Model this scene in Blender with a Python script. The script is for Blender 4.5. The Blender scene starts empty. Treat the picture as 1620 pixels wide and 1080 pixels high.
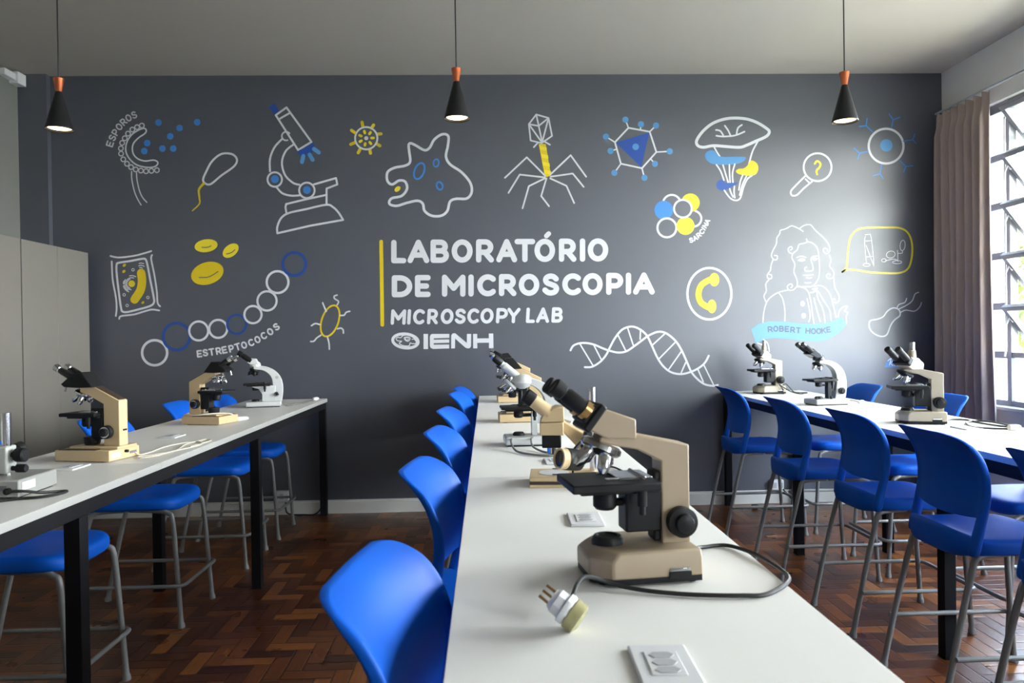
import bpy, bmesh, math, random
from mathutils import Vector, Matrix, Euler
R = math.radians
scene = bpy.context.scene
COL = scene.collection

# ------------------------------------------------------------------ camera, sky, exposure
EYE = Vector((0.0, 0.0, 1.376))
YAW, PITCH, ROLL, FPX = 0.0343, 0.0063, 0.0153, 1170.0
def _cam_rows():
    cy, sy = math.cos(YAW), math.sin(YAW); cp, sp = math.cos(PITCH), math.sin(PITCH)
    cr, sr = math.cos(ROLL), math.sin(ROLL)
    B = Matrix(((1, 0, 0), (0, 0, -1), (0, 1, 0)))
    Y = Matrix(((cy, 0, -sy), (0, 1, 0), (sy, 0, cy)))
    P = Matrix(((1, 0, 0), (0, cp, -sp), (0, sp, cp)))
    Q = Matrix(((cr, sr, 0), (-sr, cr, 0), (0, 0, 1)))
    return Q @ P @ Y @ B
VIEW = _cam_rows()
cam_data = bpy.data.cameras.new('camera')
cam_data.sensor_fit = 'HORIZONTAL'; cam_data.sensor_width = 36.0
cam_data.lens = FPX / 1620.0 * 36.0
cam_data.clip_start = 0.05; cam_data.clip_end = 200
cam_data.dof.use_dof = True; cam_data.dof.focus_distance = 3.6; cam_data.dof.aperture_fstop = 7.0
cam = bpy.data.objects.new('camera', cam_data); COL.objects.link(cam)
_r, _d, _f = VIEW[0], VIEW[1], VIEW[2]
rot = Matrix((_r, -_d, -_f)).transposed()
cam.matrix_world = Matrix.Translation(EYE) @ rot.to_4x4()
scene.camera = cam

world = bpy.data.worlds.new('sky'); scene.world = world; world.use_nodes = True
wn = world.node_tree.nodes; wl = world.node_tree.links
wn.clear()
w_out = wn.new('ShaderNodeOutputWorld'); w_bg = wn.new('ShaderNodeBackground')
w_geo = wn.new('ShaderNodeTexCoord'); w_sep = wn.new('ShaderNodeSeparateXYZ'); w_ramp = wn.new('ShaderNodeValToRGB')
wl.new(w_geo.outputs['Generated'], w_sep.inputs[0]); wl.new(w_sep.outputs['Z'], w_ramp.inputs[0])
w_ramp.color_ramp.elements[0].position = 0.0; w_ramp.color_ramp.elements[0].color = (0.86, 0.85, 0.83, 1)
w_ramp.color_ramp.elements[1].position = 0.6; w_ramp.color_ramp.elements[1].color = (0.68, 0.74, 0.82, 1)
wl.new(w_ramp.outputs[0], w_bg.inputs[0]); w_bg.inputs[1].default_value = 66.0
wl.new(w_bg.outputs[0], w_out.inputs[0])
scene.view_settings.view_transform = 'Standard'; scene.view_settings.look = 'None'
scene.view_settings.gamma = 1.0; scene.view_settings.use_curve_mapping = False
scene.view_settings.exposure = 0.0

# ------------------------------------------------------------------ room numbers
XL, XR, YB, YF, ZC = -3.594, 3.731, 5.906, -4.0, 3.465
TZ = 0.912                                   # top of the tables
WT = 0.20                                    # thickness of the window wall
WINS = [(2.95, 5.56), (0.95, 2.78), (-3.2, -1.35)]
WZ0, WZ1 = 0.82, 3.03
for (a, b) in WINS:                          # portals: they only guide the sampling of the sky through the openings
    ld = bpy.data.lights.new('window_portal', 'AREA'); ld.shape = 'RECTANGLE'
    ld.size = WZ1 - WZ0; ld.size_y = b - a; ld.cycles.is_portal = True
    lo = bpy.data.objects.new('window_portal', ld); COL.objects.link(lo)
    lo.location = (XR + WT + 0.22, (a + b) / 2, (WZ0 + WZ1) / 2); lo.rotation_euler = (0, math.pi / 2, 0)

# ------------------------------------------------------------------ materials
def lin(c):
    return tuple((v / 12.92 if v <= 0.04045 else ((v + 0.055) / 1.055) ** 2.4) for v in [x / 255.0 for x in c])
def new_mat(name):
    m = bpy.data.materials.new(name); m.use_nodes = True
    return m, m.node_tree.nodes, m.node_tree.links, m.node_tree.nodes['Principled BSDF']
def mat(name, col, rough=0.5, metal=0.0, var=0.05, scale=30.0, bump=0.0, bscale=None, coat=0.0, trans=0.0, spec=None):
    m, n, l, p = new_mat(name)
    p.inputs['Roughness'].default_value = rough; p.inputs['Metallic'].default_value = metal
    p.inputs['Coat Weight'].default_value = coat; p.inputs['Transmission Weight'].default_value = trans
    if spec is not None: p.inputs['Specular IOR Level'].default_value = spec
    tc = n.new('ShaderNodeTexCoord'); nz = n.new('ShaderNodeTexNoise')
    nz.inputs['Scale'].default_value = scale; nz.inputs['Detail'].default_value = 3
    l.new(tc.outputs['Object'], nz.inputs['Vector'])
    mx = n.new('ShaderNodeMix'); mx.data_type = 'RGBA'
    mx.inputs[6].default_value = (*[c * (1 - var) for c in col], 1); mx.inputs[7].default_value = (*[min(1, c * (1 + var)) for c in col], 1)
    l.new(nz.outputs['Fac'], mx.inputs[0]); l.new(mx.outputs[2], p.inputs['Base Color'])
    if bump:
        b = n.new('ShaderNodeBump'); b.inputs['Strength'].default_value = bump; b.inputs['Distance'].default_value = 0.002
        n2 = n.new('ShaderNodeTexNoise'); n2.inputs['Scale'].default_value = bscale or scale * 4; n2.inputs['Detail'].default_value = 2
        l.new(tc.outputs['Object'], n2.inputs['Vector']); l.new(n2.outputs['Fac'], b.inputs['Height']); l.new(b.outputs[0], p.inputs['Normal'])
    return m
M = {}
M['wall_grey'] = mat('grey_wall_paint', (0.066, 0.072, 0.091), 0.44, var=0.03, scale=3, bump=0.10, bscale=60, spec=1.05)
M['wall_pale'] = mat('pale_wall_paint', (0.80, 0.79, 0.76), 0.6, var=0.03, scale=3, bump=0.12, bscale=60)
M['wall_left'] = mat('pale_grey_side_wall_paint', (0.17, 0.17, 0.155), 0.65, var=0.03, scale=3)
M['wall_far'] = mat('grey_front_wall_paint', (0.27, 0.27, 0.26), 0.65, var=0.03, scale=3)
M['ceiling'] = mat('ceiling_paint', (0.455, 0.415, 0.375), 0.8, var=0.02, scale=2)
M['white_trim'] = mat('white_trim_paint', (0.70, 0.69, 0.66), 0.4, var=0.02)
M['laminate'] = mat('white_laminate', (0.83, 0.815, 0.79), 0.42, var=0.015, scale=8, spec=0.14)
M['edge_band'] = mat('grey_edge_band', (0.40, 0.395, 0.385), 0.5, var=0.02)  # tabletop sides darkened in colour to offset the strong window light
M['black_steel'] = mat('black_painted_steel', (0.009, 0.009, 0.011), 0.65, var=0.1, spec=0.12)
M['blue'] = mat('blue_plastic', (0.001, 0.095, 0.54), 0.50, var=0.03, scale=12, bump=0.04, bscale=400, spec=0.22)
M['grey_metal'] = mat('grey_painted_tube', (0.22, 0.22, 0.22), 0.42, metal=0.15, var=0.05)
M['cabinet'] = mat('cabinet_laminate', (0.19, 0.175, 0.155), 0.5, var=0.02, scale=5)
M['cream'] = mat('cream_enamel', (0.40, 0.31, 0.21), 0.42, var=0.04, scale=25)
M['peach'] = mat('peach_enamel', (0.62, 0.46, 0.26), 0.45, var=0.03, scale=25)
M['pale_cream'] = mat('pale_cream_enamel', (0.36, 0.31, 0.235), 0.42, var=0.03, scale=25)
M['white_enamel'] = mat('white_enamel', (0.60, 0.61, 0.61), 0.3, var=0.02)
M['grey_enamel'] = mat('pale_grey_enamel', (0.42, 0.43, 0.41), 0.35, var=0.03)
M['dull_grey'] = mat('dull_grey_enamel', (0.30, 0.30, 0.285), 0.4, var=0.03)
M['black'] = mat('black_satin', (0.012, 0.012, 0.013), 0.48, var=0.1, spec=0.22)
M['black_gloss'] = mat('black_gloss', (0.012, 0.012, 0.013), 0.15, var=0.1)
M['dark_brown'] = mat('dark_brown_panel', (0.05, 0.032, 0.022), 0.5, var=0.15)
M['chrome'] = mat('chrome', (0.72, 0.72, 0.74), 0.14, metal=1.0, var=0.02)
M['brass'] = mat('brass', (0.36, 0.22, 0.09), 0.3, metal=1.0, var=0.08)
M['copper'] = mat('copper', (0.80, 0.22, 0.09), 0.25, metal=0.85, var=0.03)
M['cable_black'] = mat('black_rubber', (0.016, 0.015, 0.016), 0.5, var=0.1)
M['cable_grey'] = mat('grey_rubber', (0.20, 0.20, 0.19), 0.5, var=0.1)
M['cable_white'] = mat('white_rubber', (0.66, 0.60, 0.50), 0.5, var=0.05)
M['white_plastic'] = mat('white_plastic', (0.74, 0.74, 0.76), 0.35, var=0.02)
M['grey_socket'] = mat('grey_socket', (0.44, 0.44, 0.46), 0.45, var=0.03)
M['olive_clear'] = mat('yellowed_clear_plastic', (0.50, 0.46, 0.24), 0.25, var=0.1, trans=0.35)
M['paper'] = mat('paper', (0.78, 0.78, 0.80), 0.6, var=0.02)
M['grey_print'] = mat('grey_print', (0.16, 0.16, 0.19), 0.6, var=0.05)
M['curtain'] = mat('taupe_curtain_cloth', (0.40, 0.315, 0.285), 0.85, var=0.06, scale=120, bump=0.3, bscale=500)
M['aluminium'] = mat('grey_aluminium', (0.16, 0.165, 0.19), 0.4, metal=0.3, var=0.05)
M['aluminium_pale'] = mat('pale_aluminium', (0.50, 0.51, 0.53), 0.35, metal=0.3, var=0.05)
M['leaf'] = mat('leaf_green', (0.055, 0.075, 0.012), 0.6, var=0.5, scale=6)
M['bark'] = mat('bark', (0.16, 0.11, 0.07), 0.9, var=0.3)
M['grass'] = mat('garden_ground', (0.30, 0.30, 0.22), 0.9, var=0.3, scale=2)
M['objective_blue'] = mat('blue_ring', (0.02, 0.08, 0.30), 0.3, var=0.05)
# paints of the mural
M['p_white'] = mat('white_wall_paint', (0.66, 0.67, 0.70), 0.38, var=0.03, scale=10, spec=0.6)
M['p_yellow'] = mat('yellow_wall_paint', (0.68, 0.50, 0.010), 0.38, var=0.06, scale=10, spec=0.6)
M['p_yellow_bright'] = mat('bright_yellow_wall_paint', (0.78, 0.63, 0.03), 0.38, var=0.04, scale=10, spec=0.6)
M['p_blue'] = mat('blue_wall_paint', (0.014, 0.066, 0.31), 0.38, var=0.05, scale=10, spec=0.6)
M['p_sky'] = mat('light_blue_wall_paint', (0.095, 0.27, 0.53), 0.30, var=0.04, scale=10, spec=0.4)
M['p_mid'] = mat('mid_blue_wall_paint', (0.045, 0.22, 0.60), 0.38, var=0.04, scale=10, spec=0.6)
M['p_grey'] = mat('grey_lettering_paint', (0.045, 0.065, 0.11), 0.30, var=0.05, scale=10, spec=0.4)

def emit_mat(name, col, strength):
    m, n, l, p = new_mat(name)
    p.inputs['Base Color'].default_value = (0.9, 0.85, 0.8, 1)
    p.inputs['Emission Color'].default_value = (*col, 1); p.inputs['Emission Strength'].default_value = strength
    return m
M['bulb'] = emit_mat('warm_bulb', (1.0, 0.74, 0.42), 7.0)
M['shade_inside'] = mat('pale_shade_lining', (0.80, 0.62, 0.45), 0.5, var=0.02)

def glass_mat(name, tint, frost):
    m = bpy.data.materials.new(name); m.use_nodes = True
    n, l = m.node_tree.nodes, m.node_tree.links; n.clear()
    o = n.new('ShaderNodeOutputMaterial'); t = n.new('ShaderNodeBsdfTransparent'); g = n.new('ShaderNodeBsdfGlossy')
    t.inputs[0].default_value = (*tint, 1); g.inputs['Roughness'].default_value = 0.02
    lw = n.new('ShaderNodeLayerWeight'); pw = n.new('ShaderNodeMath'); pw.operation = 'POWER'; pw.inputs[1].default_value = 5.0; l.new(lw.outputs['Facing'], pw.inputs[0])
    fr = n.new('ShaderNodeMath'); fr.operation = 'MULTIPLY_ADD'; fr.inputs[1].default_value = 0.96; fr.inputs[2].default_value = 0.04; l.new(pw.outputs[0], fr.inputs[0])
    mx = n.new('ShaderNodeMixShader'); l.new(fr.outputs[0], mx.inputs[0]); l.new(t.outputs[0], mx.inputs[1]); l.new(g.outputs[0], mx.inputs[2])
    if frost:
        tr = n.new('ShaderNodeBsdfTranslucent'); tr.inputs[0].default_value = (0.62, 0.70, 0.84, 1)
        wv = n.new('ShaderNodeTexWave'); wv.bands_direction = 'Z'; wv.inputs['Scale'].default_value = 22.0
        tc = n.new('ShaderNodeTexCoord'); l.new(tc.outputs['Object'], wv.inputs['Vector'])
        rp = n.new('ShaderNodeMapRange'); rp.inputs[3].default_value = frost - 0.06; rp.inputs[4].default_value = frost + 0.06
        l.new(wv.outputs['Fac'], rp.inputs[0])
        m2 = n.new('ShaderNodeMixShader'); l.new(rp.outputs[0], m2.inputs[0])
        l.new(mx.outputs[0], m2.inputs[1]); l.new(tr.outputs[0], m2.inputs[2]); mx = m2
    l.new(mx.outputs[0], o.inputs[0])
    return m
M['glass'] = glass_mat('window_glass', (0.93, 0.96, 0.95), 0)
M['frosted'] = glass_mat('frosted_glass', (0.9, 0.93, 0.95), 0.85)

def parquet():
    m, n, l, p = new_mat('herringbone_parquet')
    def mth(op, a, b=None, c=None):
        x = n.new('ShaderNodeMath'); x.operation = op
        for i, v in enumerate((a, b, c)):
            if v is None: continue
            if isinstance(v, (int, float)): x.inputs[i].default_value = v
            else: l.new(v, x.inputs[i])
        return x.outputs[0]
    tc = n.new('ShaderNodeTexCoord'); sp = n.new('ShaderNodeSeparateXYZ'); l.new(tc.outputs['Object'], sp.inputs[0])
    W = 0.072
    u = mth('DIVIDE', sp.outputs[0], W); v = mth('DIVIDE', sp.outputs[1], W)
    i = mth('FLOOR', u); j = mth('FLOOR', v)
    k = mth('FLOORED_MODULO', mth('SUBTRACT', i, j), 6.0)
    hor = mth('LESS_THAN', k, 2.5)
    bi = mth('SUBTRACT', i, mth('MULTIPLY', hor, k))
    off = mth('MULTIPLY', mth('SUBTRACT', 1.0, hor), mth('SUBTRACT', 5.0, k))
    bj = mth('SUBTRACT', j, off)
    lx = mth('SUBTRACT', u, bi); ly = mth('SUBTRACT', v, bj)
    nothor = mth('SUBTRACT', 1.0, hor)
    along = mth('ADD', mth('MULTIPLY', hor, lx), mth('MULTIPLY', nothor, ly))
    across = mth('ADD', mth('MULTIPLY', hor, ly), mth('MULTIPLY', nothor, lx))
    ea = mth('MINIMUM', along, mth('SUBTRACT', 3.0, along)); ec = mth('MINIMUM', across, mth('SUBTRACT', 1.0, across))
    edge = mth('MINIMUM', ea, ec)
    cid = n.new('ShaderNodeCombineXYZ'); l.new(bi, cid.inputs[0]); l.new(bj, cid.inputs[1]); l.new(hor, cid.inputs[2])
    wh = n.new('ShaderNodeTexWhiteNoise'); l.new(cid.outputs[0], wh.inputs['Vector'])
    gv = n.new('ShaderNodeCombineXYZ'); l.new(mth('MULTIPLY', along, 0.35), gv.inputs[0]); l.new(mth('MULTIPLY', across, 4.0), gv.inputs[1]); l.new(mth('MULTIPLY', wh.outputs['Value'], 50.0), gv.inputs[2])
    gn = n.new('ShaderNodeTexNoise'); gn.inputs['Scale'].default_value = 2.0; gn.inputs['Detail'].default_value = 4; l.new(gv.outputs[0], gn.inputs['Vector'])
    fac = mth('ADD', mth('MULTIPLY', wh.outputs['Value'], 0.75), mth('MULTIPLY', gn.outputs['Fac'], 0.35))
    rp = n.new('ShaderNodeValToRGB'); e = rp.color_ramp.elements
    e[0].position = 0.02; e[0].color = (0.034, 0.0105, 0.004, 1)
    e[1].position = 0.98; e[1].color = (0.25, 0.085, 0.017, 1)
    q = e.new(0.50); q.color = (0.078, 0.022, 0.0065, 1)
    q = e.new(0.74); q.color = (0.132, 0.039, 0.010, 1)
    l.new(fac, rp.inputs[0])
    gap = mth('GREATER_THAN', edge, 0.025)
    mx = n.new('ShaderNodeMix'); mx.data_type = 'RGBA'; mx.inputs[6].default_value = (0.012, 0.006, 0.004, 1)
    l.new(gap, mx.inputs[0]); l.new(rp.outputs[0], mx.inputs[7]); l.new(mx.outputs[2], p.inputs['Base Color'])
    p.inputs['Roughness'].default_value = 0.30; p.inputs['Specular IOR Level'].default_value = 0.42
    tn = n.new('ShaderNodeTexNoise'); tn.inputs['Scale'].default_value = 5; l.new(tc.outputs['Object'], tn.inputs['Vector'])
    l.new(mth('ADD', 0.20, mth('MULTIPLY', tn.outputs['Fac'], 0.22)), p.inputs['Roughness'])
    b = n.new('ShaderNodeBump'); b.inputs['Strength'].default_value = 0.35; b.inputs['Distance'].default_value = 0.003
    h = mth('ADD', mth('MINIMUM', mth('MULTIPLY', edge, 12.0), 1.0), mth('MULTIPLY', wh.outputs['Value'], 0.3))
    l.new(h, b.inputs['Height']); l.new(b.outputs[0], p.inputs['Normal'])
    return m
M['parquet'] = parquet()

# ------------------------------------------------------------------ mesh helpers
class MB:
    def __init__(s): s.v = []; s.f = []; s.m = []; s.mi = 0
    def add(s, vs, fs):
        o = len(s.v); s.v += [Vector(q) for q in vs]
        for f in fs: s.f.append([i + o for i in f]); s.m.append(s.mi)
        return s
    def box(s, c, d, rot=None):
        x, y, z = d[0] / 2, d[1] / 2, d[2] / 2
        vs = [Vector((a, b, e)) for a in (-x, x) for b in (-y, y) for e in (-z, z)]
        if rot is not None:
            mm = Euler(rot).to_matrix(); vs = [mm @ q for q in vs]
        c = Vector(c)
        return s.add([q + c for q in vs], [(0, 1, 3, 2), (4, 6, 7, 5), (0, 4, 5, 1), (2, 3, 7, 6), (0, 2, 6, 4), (1, 5, 7, 3)])
    def bb(s, x0, x1, y0, y1, z0, z1):
        return s.box(((x0 + x1) / 2, (y0 + y1) / 2, (z0 + z1) / 2), (abs(x1 - x0), abs(y1 - y0), abs(z1 - z0)))
    def prism(s, pts, y0, y1):
        n = len(pts); a = sum(pts[i][0] * pts[(i + 1) % n][1] - pts[(i + 1) % n][0] * pts[i][1] for i in range(n))
        if a < 0: pts = pts[::-1]
        vs = [(p[0], y0, p[1]) for p in pts] + [(p[0], y1, p[1]) for p in pts]
        fs = [tuple(range(n)), tuple(range(2 * n - 1, n - 1, -1))] + [(i, i + n, (i + 1) % n + n, (i + 1) % n) for i in range(n)]
        return s.add(vs, fs)
    def lathe(s, org, axis, prof, n=24, caps=True):
        z = Vector(axis).normalized(); x = z.orthogonal().normalized(); y = z.cross(x); o = Vector(org)
        vs = []; fs = []
        for (r, h) in prof:
            for i in range(n):
                t = 2 * math.pi * i / n; vs.append(o + z * h + (x * math.cos(t) + y * math.sin(t)) * r)
        k = len(prof)
        for a in range(k - 1):
            for i in range(n):
                j = (i + 1) % n; fs.append((a * n + i, a * n + j, (a + 1) * n + j, (a + 1) * n + i))
        if caps: fs.append(tuple(range(n - 1, -1, -1))); fs.append(tuple((k - 1) * n + i for i in range(n)))
        return s.add(vs, fs)
    def cyl(s, p0, p1, r0, r1=None, n=20):
        p0, p1 = Vector(p0), Vector(p1); L = (p1 - p0).length
        return s.lathe(p0, p1 - p0, [(r0, 0), (r0 if r1 is None else r1, L)], n)
    def tube(s, pts, r, n=10, closed=False):
        pts = [Vector(p) for p in pts]; k = len(pts); vs = []; fs = []
        rs = r if isinstance(r, (list, tuple)) else [r] * k
        ref = None
        for i in range(k):
            a = pts[i - 1] if (i > 0 or closed) else pts[i]; b = pts[(i + 1) % k] if (i < k - 1 or closed) else pts[i]
            t = (b - a).normalized()
            if ref is None: ref = t.orthogonal().normalized()
            ref = (ref - t * ref.dot(t)).normalized(); bi = t.cross(ref)
            for j in range(n):
                g = 2 * math.pi * j / n; vs.append(pts[i] + (ref * math.cos(g) + bi * math.sin(g)) * rs[i])
        for i in range(k if closed else k - 1):
            q = (i + 1) % k
            for j in range(n):
                w = (j + 1) % n; fs.append((i * n + j, i * n + w, q * n + w, q * n + j))
        if not closed: fs.append(tuple(range(n - 1, -1, -1))); fs.append(tuple((k - 1) * n + j for j in range(n)))
        return s.add(vs, fs)
    def build(s, name, mats, parent=None, bevel=0, seg=2, sub=0, smooth=True, ang=38):
        me = bpy.data.meshes.new(name)
        me.from_pydata([tuple(q) for q in s.v], [], s.f)
        if not isinstance(mats, (list, tuple)): mats = [mats]
        for q in mats: me.materials.append(M[q])
        for pl, mi in zip(me.polygons, s.m): pl.material_index = mi; pl.use_smooth = smooth
        bm = bmesh.new(); bm.from_mesh(me); bmesh.ops.recalc_face_normals(bm, faces=bm.faces); bm.to_mesh(me); bm.free()
        if smooth: me.set_sharp_from_angle(angle=R(ang))
        o = bpy.data.objects.new(name, me); COL.objects.link(o)
        if parent is not None: o.parent = parent
        if bevel:
            b = o.modifiers.new('bevel', 'BEVEL'); b.width = bevel; b.segments = seg; b.limit_method = 'ANGLE'; b.angle_limit = R(40)
        if sub:
            q = o.modifiers.new('subdivision', 'SUBSURF'); q.levels = sub; q.render_levels = sub
        return o
def spline(pts, n=8, closed=False):
    pts = [Vector(p) for p in pts]; k = len(pts); out = []
    for i in range(k if closed else k - 1):
        g = lambda q: pts[q % k] if closed else pts[max(0, min(k - 1, q))]
        p0, p1, p2, p3 = g(i - 1), g(i), g(i + 1), g(i + 2)
        for j in range(n):
            t = j / n
            out.append(0.5 * ((2 * p1) + (p2 - p0) * t + (2 * p0 - 5 * p1 + 4 * p2 - p3) * t * t + (3 * p1 - p0 - 3 * p2 + p3) * t ** 3))
    if not closed: out.append(pts[-1])
    return out
def tag(o, label=None, cat=None, group=None, kind=None):
    if label: o['label'] = label
    if cat: o['category'] = cat
    if group: o['group'] = group
    if kind: o['kind'] = kind
    return o
def empty(name, loc, rz=0.0, label=None, cat=None, group=None):
    o = bpy.data.objects.new(name, None); COL.objects.link(o); o.empty_display_size = 0.1
    o.location = loc; o.rotation_euler = (0, 0, rz); return tag(o, label, cat, group)
def copy_tree(o, parent=None):
    kids = [q for q in bpy.data.objects if q.parent == o]
    c = o.copy(); COL.objects.link(c); c.parent = parent
    for q in kids: copy_tree(q, c)
    return c

# ------------------------------------------------------------------ the room
mb = MB(); mb.bb(XL - 0.2, XR + WT, YF - 0.2, YB + 0.2, -0.1, 0.0); tag(mb.build('floor', 'parquet'), kind='structure')
mb = MB(); mb.bb(XL - 0.2, XR + WT, YF - 0.2, YB + 0.2, ZC, ZC + 0.12); tag(mb.build('ceiling', 'ceiling'), kind='structure')
mb = MB(); mb.bb(XL - 0.2, XR + WT, YB, YB + 0.2, 0, ZC); wall_back = tag(mb.build('wall_back', 'wall_grey'), kind='structure')
mb = MB(); mb.bb(XL - 0.2, XL, YF, YB, 0, ZC); tag(mb.build('wall_left', 'wall_left'), kind='structure')
mb = MB(); mb.bb(XL - 0.2, XR + WT, YF - 0.2, YF, 0, ZC); tag(mb.build('wall_front', 'wall_far'), kind='structure')
mb = MB()
mb.bb(XR, XR + WT, YF, YB, 0, WZ0); mb.bb(XR, XR + WT, YF, YB, WZ1, ZC)
edges = [YB] + [q for w in WINS for q in (w[1], w[0])] + [YF]
for i in range(0, len(edges), 2): mb.bb(XR, XR + WT, edges[i + 1], edges[i], WZ0, WZ1)
tag(mb.build('wall_right', 'wall_pale'), kind='structure')
mb = MB(); mb.bb(XL, -3.375, YB - 0.05, YB, 0, ZC); tag(mb.build('trim_1', 'wall_grey'), kind='structure')
def baseboard(name, x0, x1, y0, y1):
    b = MB(); b.bb(x0, x1, y0, y1, 0.0, 0.092); b.bb(x0 + (0.004 if x1 - x0 < .05 else 0), x1 - (0.0), y0 + (0.006 if y1 - y0 < .05 else 0), y1, 0.092, 0.106)
    tag(b.build(name, 'white_trim', bevel=0.003), kind='structure')
baseboard('baseboard_back', -3.375, XR, YB - 0.018, YB)
mb = MB(); mb.bb(XR - 0.018, XR, YF, YB - 0.018, 0, 0.105); tag(mb.build('baseboard_right', 'white_trim', bevel=0.003), kind='structure')
mb = MB(); mb.bb(XL, XL + 0.018, YF, YB - 0.05, 0, 0.105); tag(mb.build('baseboard_left', 'white_trim', bevel=0.003), kind='structure')

# windows with horizontal hopper sashes
ROWS = [WZ0, 1.19, 1.545, 1.915, 2.28, 2.635, WZ1 - 0.02]
def window(idx, y0, y1, mulls, detailed):
    x0, x1 = XR + 0.035, XR + 0.085
    fr = MB(); t = 0.04
    fr.bb(x0, x1, y0, y1, WZ0, WZ0 + t); fr.bb(x0, x1, y0, y1, WZ1 - t - 0.03, WZ1)
    fr.bb(x0, x1, y0, y0 + t, WZ0, WZ1); fr.bb(x0, x1, y1 - t, y1, WZ0, WZ1)
    for q in mulls: fr.bb(x0 - 0.004, x1 + 0.004, q - 0.022, q + 0.022, WZ0, WZ1)
    for z in ROWS[1:-1]: fr.bb(x0 + 0.004, x1 - 0.004, mulls[0], y1, z - 0.026, z + 0.026)
    fr.bb(x0 + 0.004, x1 - 0.004, y0, mulls[0], ROWS[1] - 0.02, ROWS[1] + 0.02)
    root = tag(fr.build('window_%d' % idx, 'aluminium', bevel=0.003), kind='structure')
    xm = (x0 + x1) / 2
    for r in range(6):                                        # fixed side lights beside the jamb
        g = MB(); g.bb(xm - 0.003, xm + 0.003, mulls[0] + 0.022, y1 - t, ROWS[r] + 0.02, ROWS[r + 1] - 0.02)
        g.build('frosted_pane', 'frosted', root)
    cols = list(zip([y0 + t] + [q + 0.022 for q in mulls[:0:-1]], [q - 0.022 for q in mulls[::-1]]))
    for (a, b) in cols:
        g = MB(); g.bb(xm - 0.003, xm + 0.003, a, b, ROWS[0] + 0.04, ROWS[1] - 0.02); g.build('frosted_pane', 'frosted', root)
        for r in range(1, 6):
            zt, zb = ROWS[r + 1] - (0.022 if r < 5 else 0.055), ROWS[r] + 0.022
            h = zt - zb; th = R(38); px, pz = XR - 0.035, zt + 0.02
            rotm = Matrix.Rotation(-th, 3, 'Y')
            def T(q): return Vector((px, 0, pz)) + rotm @ Vector(q)
            s = MB(); w = 0.036
            def bar(ya, yb, za, zb_):
                vs = [T((xx, yy, zz)) for xx in (-0.018, 0.018) for yy in (ya, yb) for zz in (za, zb_)]
                s.add(vs, [(0, 1, 3, 2), (4, 6, 7, 5), (0, 4, 5, 1), (2, 3, 7, 6), (0, 2, 6, 4), (1, 5, 7, 3)])
            bar(a + 0.004, b - 0.004, -w, 0); bar(a + 0.004, b - 0.004, -h, -h + w); bar(a + 0.004, a + 0.004 + w, -h + w, -w); bar(b - 0.004 - w, b - 0.004, -h + w, -w)
            so = s.build('sash', 'aluminium', root, bevel=0.002)
            s = MB()
            vs = [T((xx, yy, zz)) for xx in (-0.003, 0.003) for yy in (a + 0.03, b - 0.03) for zz in (-h + w, -w)]
            s.add(vs, [(0, 1, 3, 2), (4, 6, 7, 5), (0, 4, 5, 1), (2, 3, 7, 6), (0, 2, 6, 4), (1, 5, 7, 3)])
            s.build('glass_pane', 'glass', so)
        lv = MB(); yy = b + 0.006
        lv.tube([(XR - 0.012, yy, ROWS[1] - 0.01), (XR + 0.0, yy, ROWS[1] + 0.06), (XR + 0.004, yy, 2.9)], 0.007, 8)
        for r in range(1, 6): lv.tube([(XR + 0.004, yy, ROWS[r + 1] - 0.13), (XR + 0.012, yy - 0.02, ROWS[r + 1] - 0.09), (XR + 0.03, yy - 0.03, ROWS[r + 1] - 0.12)], 0.007, 8)
        lv.build('opening_lever', 'aluminium_pale', root)
    return root
window(1, *WINS[0], [5.205, 4.45, 3.70], True)
window(2, *WINS[1], [2.43, 1.70], False)
window(3, *WINS[2], [-1.70, -2.45], False)
mb = MB(); mb.bb(XR - 0.03, XR + 0.033, WINS[0][0] - 0.03, WINS[0][1] + 0.03, WZ0 - 0.028, WZ0 - 0.002); tag(mb.build('trim_2', 'white_trim', bevel=0.004), kind='structure')

mb = MB(); mb.bb(XR + WT, XR + WT + 0.95, YF - 0.2, YB + 0.2, 3.16, 3.28); tag(mb.build('trim_3', 'wall_pale'), kind='structure')   # unseen eave, added to keep high sky light off the tables

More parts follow.
